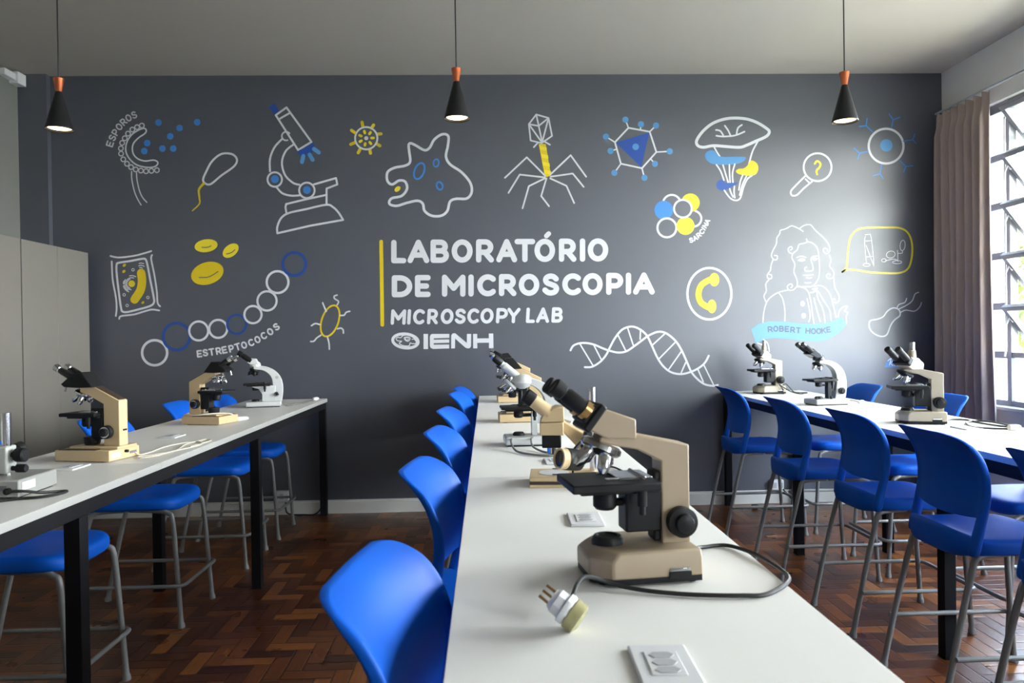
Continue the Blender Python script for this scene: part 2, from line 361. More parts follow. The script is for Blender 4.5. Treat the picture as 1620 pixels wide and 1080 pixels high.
# ------------------------------------------------------------------ the painted wall
def wp(x, y, off=0.0):
    """mural sheet coordinate -> point on the back wall"""
    d = VIEW.transposed() @ Vector(((x - 810) / FPX, (y - 540) / FPX, 1.0))
    t = YB / d.y
    return Vector((d.x * t, YB - 0.0012 - off, EYE.z + d.z * t))
def K(ox, oy, s):
    return lambda pts: [(ox + p[0] * s, oy + p[1] * s) for p in pts]
class Mural:
    def __init__(s): s.mb = MB(); s.n = 0; s.mats = []
    def setm(s, m):
        if m not in s.mats: s.mats.append(m)
        s.mb.mi = s.mats.index(m)
    def poly(s, pts, m):
        s.setm(m); s.n += 1; o = s.n * 1.6e-5
        a = sum(pts[i][0] * pts[(i + 1) % len(pts)][1] - pts[(i + 1) % len(pts)][0] * pts[i][1] for i in range(len(pts)))
        if a > 0: pts = pts[::-1]
        s.mb.add([wp(p[0], p[1], o) for p in pts], [tuple(range(len(pts)))])
    def disc(s, c, r, m, ry=None, rot=0, n=28):
        ry = ry or r; ca, sa = math.cos(rot), math.sin(rot)
        s.poly([(c[0] + r * math.cos(t) * ca - ry * math.sin(t) * sa, c[1] + r * math.cos(t) * sa + ry * math.sin(t) * ca) for t in [2 * math.pi * i / n for i in range(n)]], m)
    def strip(s, pts, w, m, closed=False, taper=False):
        s.setm(m); s.n += 1; o = s.n * 1.6e-5; k = len(pts); P = [Vector(p) for p in pts]; L = []; Rr = []
        for i in range(k):
            a = P[i - 1] if (i > 0 or closed) else P[i]; b = P[(i + 1) % k] if (i < k - 1 or closed) else P[i]
            t = (b - a); t = t.normalized() if t.length > 1e-9 else Vector((1, 0)); nn = Vector((-t.y, t.x)) * (w / 2)
            if taper: nn *= 1 - 0.55 * i / (k - 1)
            L.append(P[i] + nn); Rr.append(P[i] - nn)
        vs = [wp(q.x, q.y, o) for q in L + Rr]; fs = []
        for i in range(k if closed else k - 1):
            j = (i + 1) % k; fs.append((i, j, k + j, k + i))
        s.mb.add(vs, fs)
        if not closed:
            for e, q in ((0, 1), (k - 1, k - 2)):
                t = (P[e] - P[q]).normalized(); nn = Vector((-t.y, t.x)); rr = (L[e] - P[e]).length
                c = [P[e] + nn * rr * math.cos(g) + t * rr * math.sin(g) for g in [math.pi * i / 8 for i in range(9)]]
                s.mb.add([wp(z.x, z.y, o) for z in c], [tuple(range(9))])
    def line(s, pts, w, m):                       # straight pieces with round joints
        for a, b in zip(pts, pts[1:]): s.strip([a, b], w, m)
    def curve(s, pts, w, m, closed=False, n=8, taper=False):
        s.strip([(q.x, q.y) for q in spline([Vector((p[0], p[1])) for p in pts], n, closed)], w, m, closed, taper)
    def blob(s, pts, m, n=8):
        s.poly([(q.x, q.y) for q in spline([Vector((p[0], p[1])) for p in pts], n, True)], m)
    def ring(s, c, r, w, m, ry=None, rot=0, a0=0, a1=360, n=40):
        ry = ry or r; ca, sa = math.cos(rot), math.sin(rot); cl = a1 - a0 >= 360; k = n if cl else n + 1
        pts = []
        for i in range(k):
            t = R(a0 + (a1 - a0) * i / n); x, y = r * math.cos(t), ry * math.sin(t)
            pts.append((c[0] + x * ca - y * sa, c[1] + x * sa + y * ca))
        s.strip(pts, w, m, cl)
    def done(s, name, label):
        o = s.mb.build(name, s.mats, wall_back, smooth=False); o['label'] = label; return o
def arc(cx, cy, rx, ry, a0, a1, n=12):
    return [(cx + rx * math.cos(R(a0 + (a1 - a0) * i / n)), cy + ry * math.sin(R(a0 + (a1 - a0) * i / n))) for i in range(n + 1)]
S_ = [(.60, .84), (.46, .97), (.28, 1), (.10, .93), (.03, .76), (.12, .60), (.33, .51), (.54, .41), (.62, .25), (.53, .07), (.33, 0), (.14, .04), (.0, .17)]
GLY = {  # width, [(closed?, points)]
 'L': (.52, [[(0, 1), (0, 0), (.52, 0)]]),
 'A': (.78, [[(0, 0), (.39, 1), (.78, 0)], [(.15, .30), (.63, .30)]]),
 'B': (.60, [[(0, 0), (0, 1), (.32, 1)] + arc(.33, .76, .22, .24, 90, -90, 10) + [(0, .52)], [(.33, .52)] + arc(.35, .26, .25, .26, 90, -90, 10) + [(0, 0)]]),
 'O': (.84, ['O']),
 'R': (.62, [[(0, 0), (0, 1), (.30, 1)] + arc(.32, .71, .27, .29, 90, -90, 10) + [(0, .42)], [(.30, .42), (.62, 0)]]),
 'P': (.58, [[(0, 0), (0, 1), (.30, 1)] + arc(.30, .69, .28, .31, 90, -90, 10) + [(0, .38)]]),
 'T': (.74, [[(0, 1), (.74, 1)], [(.37, 1), (.37, 0)]]),
 'I': (.0, [[(0, 1), (0, 0)]]),
 'D': (.70, [[(0, 0), (0, 1), (.24, 1)] + arc(.24, .5, .46, .5, 90, -90, 16) + [(0, 0)]]),
 'E': (.52, [[(.52, 1), (0, 1), (0, 0), (.52, 0)], [(0, .5), (.44, .5)]]),
 'M': (.86, [[(0, 0), (0, 1), (.43, .35), (.86, 1), (.86, 0)]]),
 'C': (.70, [arc(.42, .5, .42, .5, 48, 312, 22)]),
 'S': (.62, [S_]),
 'Y': (.72, [[(0, 1), (.36, .46), (.72, 1)], [(.36, .46), (.36, 0)]]),
 'N': (.66, [[(0, 0), (0, 1), (.66, 0), (.66, 1)]]),
 'H': (.66, [[(0, 1), (0, 0)], [(.66, 1), (.66, 0)], [(0, .5), (.66, .5)]]),
 'K': (.60, [[(0, 1), (0, 0)], [(.58, 1), (0, .42)], [(.16, .56), (.60, 0)]]),
}
def letter(mu, ch, x0, x1, yb0, yt, w, m, slant=0.0, ang=0.0, piv=None):
    """draw ch with centre lines spanning x0..x1 and base yb0 to top yt"""
    wd, strokes = GLY[ch]; wd = wd or 1.0
    def tr(p):
        x = x0 + (x1 - x0) * (p[0] / wd) + slant * p[1] * (yb0 - yt); y = yb0 + (yt - yb0) * p[1]
        if ang:
            c, s = math.cos(ang), math.sin(ang); dx, dy = x - piv[0], y - piv[1]; x, y = piv[0] + c * dx - s * dy, piv[1] + s * dx + c * dy
        return (x, y)
    for st in strokes:
        if st == 'O':
            mu.strip([tr(p) for p in arc(.42, .5, .42, .5, 0, 360, 40)[:-1]], w, m, True); continue
        if ch == 'S': mu.strip([(q.x, q.y) for q in spline([Vector(tr(p)) for p in st], 4)], w, m); continue
        if ch == 'C': mu.strip([tr(p) for p in st], w, m); continue
        mu.line([tr(p) for p in st], w, m)
def row(mu, items, k, w, m, base, cap, slant=0.0):
    """items: (char, left, right) outer edges in crop coordinates; base/cap: functions of x"""
    for ch, a, b in items:
        mid = (a + b) / 2; yb, yt = base(mid) - w / 2, cap(mid) + w / 2
        (p, q, r_, t) = (a + w / 2, b - w / 2, yb, yt)
        A = k([(p, r_), (q, t)]); s = k([(0, 0), (1, 0)]); sc = s[1][0] - s[0][0]
        letter(mu, ch, A[0][0], A[1][0], A[0][1], A[1][1], w * sc, m, slant)
def arctext(mu, text, pts, h, w, m):
    """letters at given base centre points with rotation: (x, y, degrees, width)"""
    for ch, (x, y, a, wd) in zip(text, pts):
        letter(mu, ch, x - wd / 2, x + wd / 2, y, y - h, w, m, 0, R(a), (x, y))
W_, Y_, YBR, B_, SK, MD = 'p_white', 'p_yellow', 'p_yellow_bright', 'p_blue', 'p_sky', 'p_mid'

# spore head
k = K(150, 160, 1 / 6); mu = Mural()
for p in [(447, 232), (402, 247), (357, 270), (316, 308), (285, 352), (260, 396), (248, 448), (250, 498), (271, 552), (306, 594), (345, 626), (389, 648), (438, 659), (487, 665), (538, 661), (590, 655)]:
    mu.ring(k([p])[0], 22 / 6, 1.8, W_, n=20)
mu.curve(k([(470, 258), (490, 282), (470, 312), (420, 345), (370, 398), (357, 455), (372, 510), (415, 550), (480, 568), (560, 560), (598, 580), (585, 612), (540, 628), (470, 625), (390, 600), (325, 540), (295, 470), (305, 390), (350, 320), (415, 275)]), 2.3, W_, True, 6)
mu.curve(k([(350, 668), (352, 740), (375, 850), (405, 925), (440, 985)]), 1.9, W_); mu.curve(k([(397, 680), (402, 750), (425, 850), (455, 915), (495, 960)]), 1.9, W_)
for p in [(605, 203), (972, 200), (805, 255), (716, 334), (498, 398), (470, 474), (642, 450), (745, 450)]: mu.disc(k([p])[0], 5.2, 'p_mid')
arctext(mu, 'ESPOROS', [(k([p])[0][0], k([p])[0][1], a, wd) for p, a, wd in [((172, 415), -72, 6.5), ((194, 360), -66, 6), ((222, 310), -60, 6.2), ((254, 262), -50, 7), ((294, 218), -44, 6.2), ((336, 184), -32, 7), ((386, 158), -24, 6)]], 9.6, 2.1, W_)
mu.done('spore_drawing', 'white spore drawing with blue dots and curved lettering')

# flagellate
k = K(0, 0, 400 / 1080); mu = Mural()
mu.curve(k([(875, 782), (900, 786), (945, 750), (1000, 710), (1012, 680), (990, 658), (945, 658), (905, 690), (880, 735), (868, 765)]), 3.2, W_, True)
mu.curve(k([(870, 784), (850, 810), (852, 845), (852, 870), (822, 900)]), 4.0, Y_, taper=True)
mu.done('flagellate_drawing', 'white oval cell outline with wavy yellow tail')

# drawn microscope
k = K(380, 100, 1 / 3.6); mu = Mural()
mu.poly(k([(162, 247), (196, 228), (222, 272), (192, 294)]), B_)
mu.line(k([(203, 296), (264, 252), (406, 448), (330, 494), (203, 296)]), 3.1, W_); mu.line(k([(226, 316), (285, 282)]), 3.1, W_)
mu.blob(k([(330, 500), (375, 478), (412, 454), (424, 478), (405, 512), (365, 530), (338, 522)]), B_)
for a, b in [((360, 528), (352, 562)), ((395, 520), (413, 550)), ((420, 488), (448, 508))]: mu.strip(k([a, b]), 6.2, 'p_sky')
mu.ring(k([(262, 415)])[0], 6.8, 2.6, W_, a0=70, a1=320)
mu.curve(k([(238, 432), (195, 480), (170, 545), (170, 615)]), 3.1, W_); mu.curve(k([(305, 462), (260, 500), (238, 565), (255, 635), (300, 680), (338, 692)]), 3.1, W_)
mu.curve(k([(207, 705), (240, 740), (290, 754), (340, 752)]), 3.1, W_)
mu.ring(k([(197, 662)])[0], 11.4, 3, W_); mu.disc(k([(198, 660)])[0], 6.2, 'p_mid'); mu.ring(k([(380, 724)])[0], 12.2, 3, W_); mu.disc(k([(380, 722)])[0], 6.0, 'p_mid')
mu.line(k([(420, 690), (546, 654), (553, 690), (492, 714), (492, 800)]), 3.1, W_); mu.line(k([(490, 750), (360, 778), (262, 802), (258, 820), (264, 855)]), 3.1, W_)
mu.curve(k([(212, 968), (212, 930), (235, 880), (280, 852), (370, 832), (490, 806), (530, 820), (560, 850), (585, 890)]), 3.2, W_); mu.line(k([(212, 968), (400, 925), (586, 892)]), 3.2, W_)
mu.done('drawn_microscope', 'large white microscope outline with blue tube and dots')

# small virus
mu = Mural(); c = k([(718, 427)])[0]
for p in [((694, 336), (698, 358)), ((760, 352), (748, 370)), ((802, 402), (782, 404)), ((796, 470), (776, 458)), ((742, 512), (738, 490)), ((672, 510), (684, 488)), ((630, 462), (656, 450)), ((634, 382), (658, 398))]: mu.strip(k(p), 5.0, Y_)
mu.ring(c, 17.6, 2.8, W_); mu.disc(c, 3.2, 'p_white')
for t in range(7):
    a = R(t * 51.4 - 105); mu.strip([(c[0] + 8.5 * math.cos(a), c[1] + 8.5 * math.sin(a)), (c[0] + 11.5 * math.cos(a), c[1] + 11.5 * math.sin(a))], 4.2, YBR)
mu.done('round_virus_drawing', 'small white circle with yellow spikes')

# amoeba
mu = Mural()
mu.curve(k([(972, 456), (1000, 468), (1050, 495), (1080, 480), (1105, 435), (1150, 405), (1185, 415), (1183, 470), (1172, 530), (1195, 575), (1260, 620), (1310, 680), (1318, 735), (1290, 770), (1230, 772), (1195, 788), (1180, 840), (1145, 868), (1090, 868), (1050, 840), (1040, 800), (1010, 783), (950, 795), (890, 812), (850, 800), (862, 770), (920, 755), (950, 715), (940, 675), (905, 668), (865, 690), (838, 668), (840, 620), (880, 595), (940, 583), (968, 560), (962, 500), (960, 465)]), 4.0, W_, True, 6)
mu.ring(k([(1020, 614)])[0], 13.2, 3.0, 'p_mid', 7.5, R(-68)); mu.ring(k([(1116, 568)])[0], 6.0, 2.4, 'p_mid', 4.2, R(-80)); mu.ring(k([(1136, 698)])[0], 6.2, 2.8, 'p_mid', 4.6, R(70))
mu.disc(k([(896, 716)])[0], 5.4, YBR, 3.6, R(-40))
mu.done('amoeba_drawing', 'white amoeba outline with small blue ovals')

# bacteriophage
k = K(740, 100, 1 / 3.6); mu = Mural()
for q in [[(390, 292), (348, 347), (358, 440), (420, 455), (480, 414), (460, 312), (390, 292)], [(348, 347), (404, 357), (460, 312)], [(390, 292), (404, 357), (424, 450)], [(348, 347), (420, 448)], [(460, 312), (424, 450)], [(400, 452), (376, 478)], [(440, 448), (468, 464)]]: mu.line(k(q), 2.5, W_)
mu.poly(k([(404, 460), (444, 460), (474, 640), (440, 650)]), Y_)
for q in range(4):
    y = 470 + q * 45; x = 406 + (y - 460) * 0.19; mu.poly(k([(x, y), (x + 41, y + 10), (x + 43, y + 30), (x + 4, y + 22)]), YBR)
for q in [[(440, 640), (336, 536), (212, 652)], [(438, 650), (296, 634), (232, 738)], [(440, 655), (348, 700), (312, 826)], [(448, 656), (418, 756), (463, 814)], [(470, 634), (586, 524), (674, 646)], [(472, 646), (598, 628), (660, 704)], [(470, 656), (562, 698), (606, 796)]]: mu.line(k(q), 2.6, W_)
mu.done('bacteriophage_drawing', 'white bacteriophage with yellow twisted tail and thin legs')

# hexagon virus
mu = Mural(); hx = [(915, 368), (1036, 390), (1074, 506), (992, 598), (872, 572), (838, 450)]
mu.poly(k([(842, 452), (1034, 394), (988, 592)]), B_)
mu.line(k(hx + hx[:1]), 2.6, W_)
for a, b in [((915, 368), (898, 322)), ((983, 380), (986, 348)), ((1036, 390), (1072, 355)), ((1074, 506), (1150, 502)), ((1042, 545), (1066, 573)), ((992, 598), (1006, 652)), ((872, 572), (835, 624)), ((846, 490), (813, 500)), ((838, 450), (787, 418))]:
    mu.strip(k([a, b]), 2.2, W_); mu.disc(k([b])[0], 4.9, 'p_sky')
mu.disc(k([(956, 476)])[0], 5.2, 'p_sky')
mu.done('hexagonal_virus_drawing', 'white hexagon with dark blue triangle and light blue dots')

# sarcina
mu = Mural()
mu.ring(k([(1162, 800)])[0], 14, 3.2, W_, a0=200, a1=330); mu.ring(k([(1285, 885)])[0], 12.5, 3.2, W_, a0=-75, a1=80)
mu.disc(k([(1268, 794)])[0], 14.6, YBR); mu.disc(k([(1116, 836)])[0], 14.8, 'p_mid'); mu.ring(k([(1134, 937)])[0], 15.0, 3.4, W_)
mu.disc(k([(1240, 926)])[0], 14.2, YBR); mu.disc(k([(1225, 828)])[0], 15.6, 'p_white'); mu.disc(k([(1225, 828)])[0], 12.4, 'wall_grey')
arctext(mu, 'SARCINA', [(k([p])[0][0], k([p])[0][1], a, wd) for p, a, wd in [((1276, 1018), -18, 4.6), ((1300, 1006), -26, 5.4), ((1322, 988), -36, 4.8), ((1340, 968), -42, 5), ((1352, 948), -50, 1), ((1362, 930), -56, 5), ((1374, 906), -62, 5.4)]], 6.4, 2.0, W_)
mu.done('sarcina_drawing', 'cluster of white, yellow and blue circles with curved lettering')

# mushroom
k = K(1080, 170, 160 / 1080); mu = Mural()
mu.curve(k([(150, 350), (220, 250), (330, 165), (480, 118), (650, 118), (780, 155), (890, 220), (925, 260), (890, 310), (780, 360), (690, 400), (610, 425), (480, 418), (330, 408), (220, 425), (160, 405)]), 4.6, W_, True)
for q in [[(360, 302), (440, 310), (560, 298), (660, 258)], [(355, 240), (400, 250), (432, 295)], [(450, 195), (485, 245), (508, 295)], [(632, 186), (590, 220), (575, 285)]]: mu.curve(k(q), 2.6, W_)
mu.curve(k([(332, 415), (365, 475), (396, 522)]), 2.4, W_); mu.curve(k([(800, 365), (745, 470), (708, 600)]), 2.6, W_)
mu.blob(k([(240, 500), (280, 462), (335, 462), (380, 515), (440, 528), (560, 526), (672, 532), (640, 580), (560, 605), (430, 612), (320, 602), (255, 560)]), SK)
mu.blob(k([(568, 680), (600, 655), (650, 650), (690, 620), (720, 572), (760, 572), (800, 610), (805, 670), (770, 720), (690, 728), (600, 712)]), Y_)
mu.blob(k([(358, 830), (380, 785), (430, 770), (450, 800), (520, 802), (590, 802), (520, 850), (450, 882), (390, 880)]), B_)
for q in [[(360, 612), (405, 680), (440, 775)], [(430, 615), (455, 700), (485, 798)], [(498, 612), (500, 700), (506, 798)], [(556, 605), (532, 700), (536, 798)], [(640, 722), (615, 790), (600, 880)], [(680, 735), (640, 820), (608, 935)], [(445, 885), (505, 965), (565, 992), (615, 965), (650, 850), (690, 765), (738, 728)], [(502, 868), (515, 910), (538, 955)], [(552, 842), (548, 900), (556, 962)]]: mu.curve(k(q), 2.4, W_)
mu.done('mushroom_drawing', 'white mushroom outline with blue and yellow shelves')

# magnifier and antibody cell
k = K(1080, 100, 1 / 3.6); mu = Mural()
mu.ring(k([(768, 592)])[0], 22.0, 3.0, W_)
mu.curve(k([(700, 640), (640, 700), (616, 730), (622, 752), (650, 750), (690, 712), (738, 672)]), 2.6, W_); mu.strip(k([(700, 660), (720, 680)]), 2.4, W_)
mu.curve(k([(752, 572), (766, 557), (784, 572), (778, 594), (764, 608), (762, 622)]), 3.4, Y_, n=6); mu.disc(k([(765, 632)])[0], 1.8, Y_)
mu.done('magnifier_drawing', 'white magnifying glass with yellow question mark')
mu = Mural(); mu.ring(k([(1158, 472)])[0], 27.5, 3.6, W_); mu.disc(k([(1160, 468)])[0], 9.8, 'p_sky')
for a, b, c_, d in [((1190, 364), (1198, 322), (1176, 290), (1236, 308)), ((1258, 444), (1310, 436), (1322, 404), (1328, 456)), ((1238, 554), (1270, 588), (1310, 584), (1258, 620)), ((1132, 578), (1124, 630), (1086, 640), (1142, 656)), ((1056, 502), (1006, 512), (976, 484), (998, 544)), ((1080, 390), (1044, 356), (1050, 316), (1006, 360))]:
    mu.strip(k([a, b]), 2.0, 'p_mid'); mu.strip(k([b, c_]), 2.0, 'p_mid'); mu.strip(k([b, d]), 2.0, 'p_mid')
mu.done('antibody_cell_drawing', 'white circle with blue centre and forked blue arms')

# plant cell
k = K(160, 380, 120 / 926); mu = Mural()
for q in [[(115, 192), (220, 210), (400, 190), (520, 160), (612, 132)], [(622, 180), (612, 230), (650, 420), (680, 620), (690, 760), (720, 805)], [(130, 258), (142, 480), (180, 690), (190, 830), (180, 922)], [(222, 958), (245, 925), (400, 905), (520, 870), (620, 845), (710, 856)]]: mu.curve(k(q), 2.7, W_)
mu.curve(k([(215, 275), (360, 252), (510, 225), (548, 240), (570, 320), (600, 480), (640, 680), (645, 760), (590, 805), (430, 850), (320, 875), (265, 870), (245, 830), (215, 620), (190, 400), (190, 300)]), 3.2, W_, True, 6)
mu.curve(k([(490, 400), (500, 500), (480, 610), (410, 722)]), 13.5, Y_); mu.disc(k([(374, 530)])[0], 5.3, YBR)
for p, r in [((284, 305), 3.0), ((278, 380), 3.0), ((510, 760), 2.6)]: mu.disc(k([p])[0], r, Y_, r * .7, R(-40))
for p in [(390, 360), (282, 665), (572, 698), (318, 795)]: mu.ring(k([p])[0], 2.0, 1.1, W_, n=14)
for q in [[(465, 282), (490, 278), (520, 284)], [(460, 312), (490, 305), (528, 318)], [(470, 335), (486, 332), (505, 340)]]: mu.curve(k(q), 1.5, W_, n=4)
c = k([(374, 530)])[0]
for r_, a0, a1 in [(7.6, 110, 250), (9.6, 95, 290), (11.8, 120, 170), (11.8, 180, 215), (13.6, 110, 165), (13.0, 180, 200), (12.8, 255, 300)]: mu.ring(c, r_, 1.5, W_, a0=a0, a1=a1, n=14)
mu.done('plant_cell_drawing', 'white framed plant cell with yellow bean shape')

# platelets, chain, bristly cell
k = K(150, 340, 1 / 3.6); mu = Mural()
mu.disc(k([(634, 175)])[0], 18.4, YBR, 10.2, R(-8)); mu.disc(k([(774, 203)])[0], 14.4, YBR, 9.2, R(-38)); mu.disc(k([(641, 332)])[0], 26.4, Y_, 17.6, R(-17))
for q in [[(610, 184), (640, 184), (662, 176)], [(750, 222), (778, 214), (798, 198)], [(594, 356), (650, 352), (702, 322)]]: mu.curve(k(q), 1.3, 'p_grey')
mu.done('blood_cell_drawing', 'three filled yellow ovals')
mu = Mural()
mu.ring(k([(341, 784)])[0], 19.8, 4.0, W_); mu.ring(k([(466, 692)])[0], 21.2, 4.6, B_); mu.ring(k([(592, 660)])[0], 15.0, 3.5, W_); mu.ring(k([(703, 648)])[0], 14.2, 3.5, W_)
mu.ring(k([(808, 622)])[0], 15.0, 3.6, B_); mu.ring(k([(901, 567)])[0], 13.6, 3.4, W_); mu.ring(k([(981, 489)])[0], 15.2, 3.4, W_); mu.ring(k([(1041, 382)])[0], 17.2, 3.6, W_); mu.ring(k([(1136, 279)])[0], 18.2, 4.6, B_)
arctext(mu, 'ESTREPTOCOCOS', [(k([p])[0][0], k([p])[0][1], a, wd) for p, a, wd in [((598, 806), -6, 6.2), ((632, 800), -8, 6.2), ((668, 796), -9, 7), ((708, 790), -10, 6.4), ((742, 784), -12, 6), ((782, 776), -14, 6), ((818, 766), -17, 7), ((856, 756), -20, 7), ((896, 742), -22, 6.4), ((934, 724), -26, 7), ((970, 702), -30, 6.4), ((1008, 678), -33, 7), ((1044, 650), -36, 6.2)]], 9.2, 2.5, W_)
mu.done('streptococcus_chain_drawing', 'chain of white and dark blue rings with lettering below')
mu = Mural()
mu.ring(k([(1340, 603)])[0], 25.6, 2.8, Y_, 13.2, R(-71))
for q in [[(1380, 512), (1388, 492), (1366, 476), (1364, 462), (1380, 456)], [(1398, 572), (1420, 570), (1432, 554), (1452, 548)], [(1382, 648), (1402, 644), (1414, 654), (1416, 672)], [(1326, 698), (1334, 730), (1336, 764)], [(1288, 684), (1264, 700), (1248, 718), (1230, 720)], [(1282, 624), (1256, 618), (1234, 630)], [(1318, 548), (1306, 520), (1298, 500)]]: mu.curve(k(q), 2.4, W_)
mu.done('bristly_bacterium_drawing', 'yellow oval outline with wavy white bristles')

# lettering block
k = K(580, 340, 480 / 1620); mu = Mural()
lin_ = lambda x0, y0, x1, y1: (lambda x: y0 + (y1 - y0) * (x - x0) / (x1 - x0))
row(mu, [('L', 131, 212), ('A', 218, 335), ('B', 341, 440), ('O', 454, 566), ('R', 584, 680), ('A', 692, 804), ('T', 790, 900), ('O', 896, 1006), ('R', 1026, 1120), ('I', 1138, 1166), ('O', 1180, 1290)], k, 29, W_, lin_(131, 258, 1290, 248), lin_(131, 133, 1290, 124))
mu.strip(k([(960, 112), (972, 100)]), 7.5, W_)
row(mu, [('D', 134, 244), ('E', 258, 342), ('M', 402, 528), ('I', 543, 571), ('C', 590, 690), ('R', 706, 800), ('O', 812, 922), ('S', 938, 1028), ('C', 1044, 1144), ('O', 1152, 1260), ('P', 1278, 1370), ('I', 1383, 1411), ('A', 1422, 1538)], k, 29, W_, lin_(134, 440, 1538, 424), lin_(134, 322, 1538, 306))
mu.done('title_lettering', 'large white title LABORATÓRIO DE MICROSCOPIA')
mu = Mural()
row(mu, [('M', 128, 208), ('I', 216, 234), ('C', 246, 308), ('R', 322, 380), ('O', 394, 462), ('S', 470, 528), ('C', 536, 598), ('O', 606, 676), ('P', 690, 752), ('Y', 748, 818), ('L', 850, 898), ('A', 904, 974), ('B', 986, 1046)], k, 18, W_, lin_(128, 586, 1046, 574), lin_(128, 504, 1046, 492), 0.06)
mu.done('subtitle_lettering', 'smaller white slanted MICROSCOPY LAB')
mu = Mural(); mu.line(k([(78, 142), (84, 586)]), 5.8, Y_); mu.done('yellow_stripe', 'upright yellow stripe beside the lettering')
k = K(600, 510, 200 / 1620); mu = Mural()
mu.ring(k([(336, 236)])[0], 20.2, 4.6, W_, 11.0, R(6)); mu.curve(k([(215, 210), (240, 190), (275, 195), (300, 170), (345, 160), (400, 172), (440, 195), (470, 225), (470, 265), (420, 270), (395, 262), (385, 296), (330, 300), (290, 290), (255, 265), (290, 240), (240, 235)]), 1.5, W_, True, 3)
mu.curve(k([(325, 190), (385, 190), (392, 215), (365, 240), (330, 220)]), 1.6, W_, True, 4); mu.ring(k([(355, 208)])[0], 2.2, 1.2, W_, n=12); mu.curve(k([(420, 215), (450, 215), (470, 240)]), 1.4, W_)
mu.poly(k([(567, 146), (625, 146), (625, 340), (567, 340)]), W_)
mu.poly(k([(680, 146), (898, 146), (898, 196), (700, 202), (698, 220), (896, 216), (896, 258), (698, 264), (698, 284), (896, 282), (896, 332), (690, 338), (660, 325), (648, 300), (648, 180), (660, 155)]), W_)
mu.poly(k([(922, 332), (922, 165), (940, 140), (975, 138), (1000, 160), (1122, 260), (1124, 146), (1178, 146), (1176, 300), (1165, 325), (1135, 332), (1105, 322), (972, 205), (970, 330)]), W_)
mu.poly(k([(1202, 146), (1255, 146), (1255, 204), (1404, 202), (1404, 142), (1460, 140), (1464, 328), (1406, 328), (1406, 258), (1256, 260), (1256, 330), (1204, 330)]), W_)
mu.done('emblem_lettering', 'white oval emblem with letters IENH')

# double helix
k = K(890, 500, 260 / 1620); mu = Mural()
mu.curve(k([(78, 336), (105, 292), (160, 268), (230, 264), (310, 280), (400, 318), (470, 342), (550, 358), (630, 345), (710, 292), (780, 240), (850, 190), (940, 154), (1020, 168), (1110, 240), (1170, 330), (1225, 450), (1270, 550), (1330, 620), (1400, 670), (1480, 686), (1530, 678)]), 3.2, W_, n=5)
mu.curve(k([(220, 502), (290, 498), (370, 450), (430, 380), (470, 300), (520, 210), (590, 130), (680, 102), (760, 128), (830, 190), (880, 290), (930, 400), (990, 490), (1070, 552), (1170, 570), (1270, 546), (1350, 505), (1405, 455), (1440, 390)]), 3.2, W_, n=5)
for a, b in [((172, 275), (296, 480)), ((308, 285), (380, 425)), ((545, 185), (620, 335)), ((640, 112), (696, 284)), ((768, 140), (764, 226)), ((1004, 176), (888, 282)), ((1112, 255), (946, 424)), ((1172, 345), (1048, 522)), ((1214, 455), (1170, 555)), ((1334, 525), (1386, 645)), ((1392, 480), (1486, 672))]: mu.strip(k([a, b]), 2.2, W_)
mu.done('double_helix_drawing', 'white double helix ladder')

# ringed yellow crescent
k = K(1060, 320, 1 / 3.6); mu = Mural()
mu.ring(k([(224, 520)])[0], 34.8, 3.6, W_, 40.8); mu.curve(k([(226, 440), (180, 470), (162, 520), (176, 570), (218, 598)]), 9.6, Y_)
mu.disc(k([(252, 440)])[0], 7.8, YBR, 10.6); mu.disc(k([(238, 592)])[0], 7.0, YBR, 10.8)
mu.done('yellow_crescent_drawing', 'white oval ring around a yellow crescent')

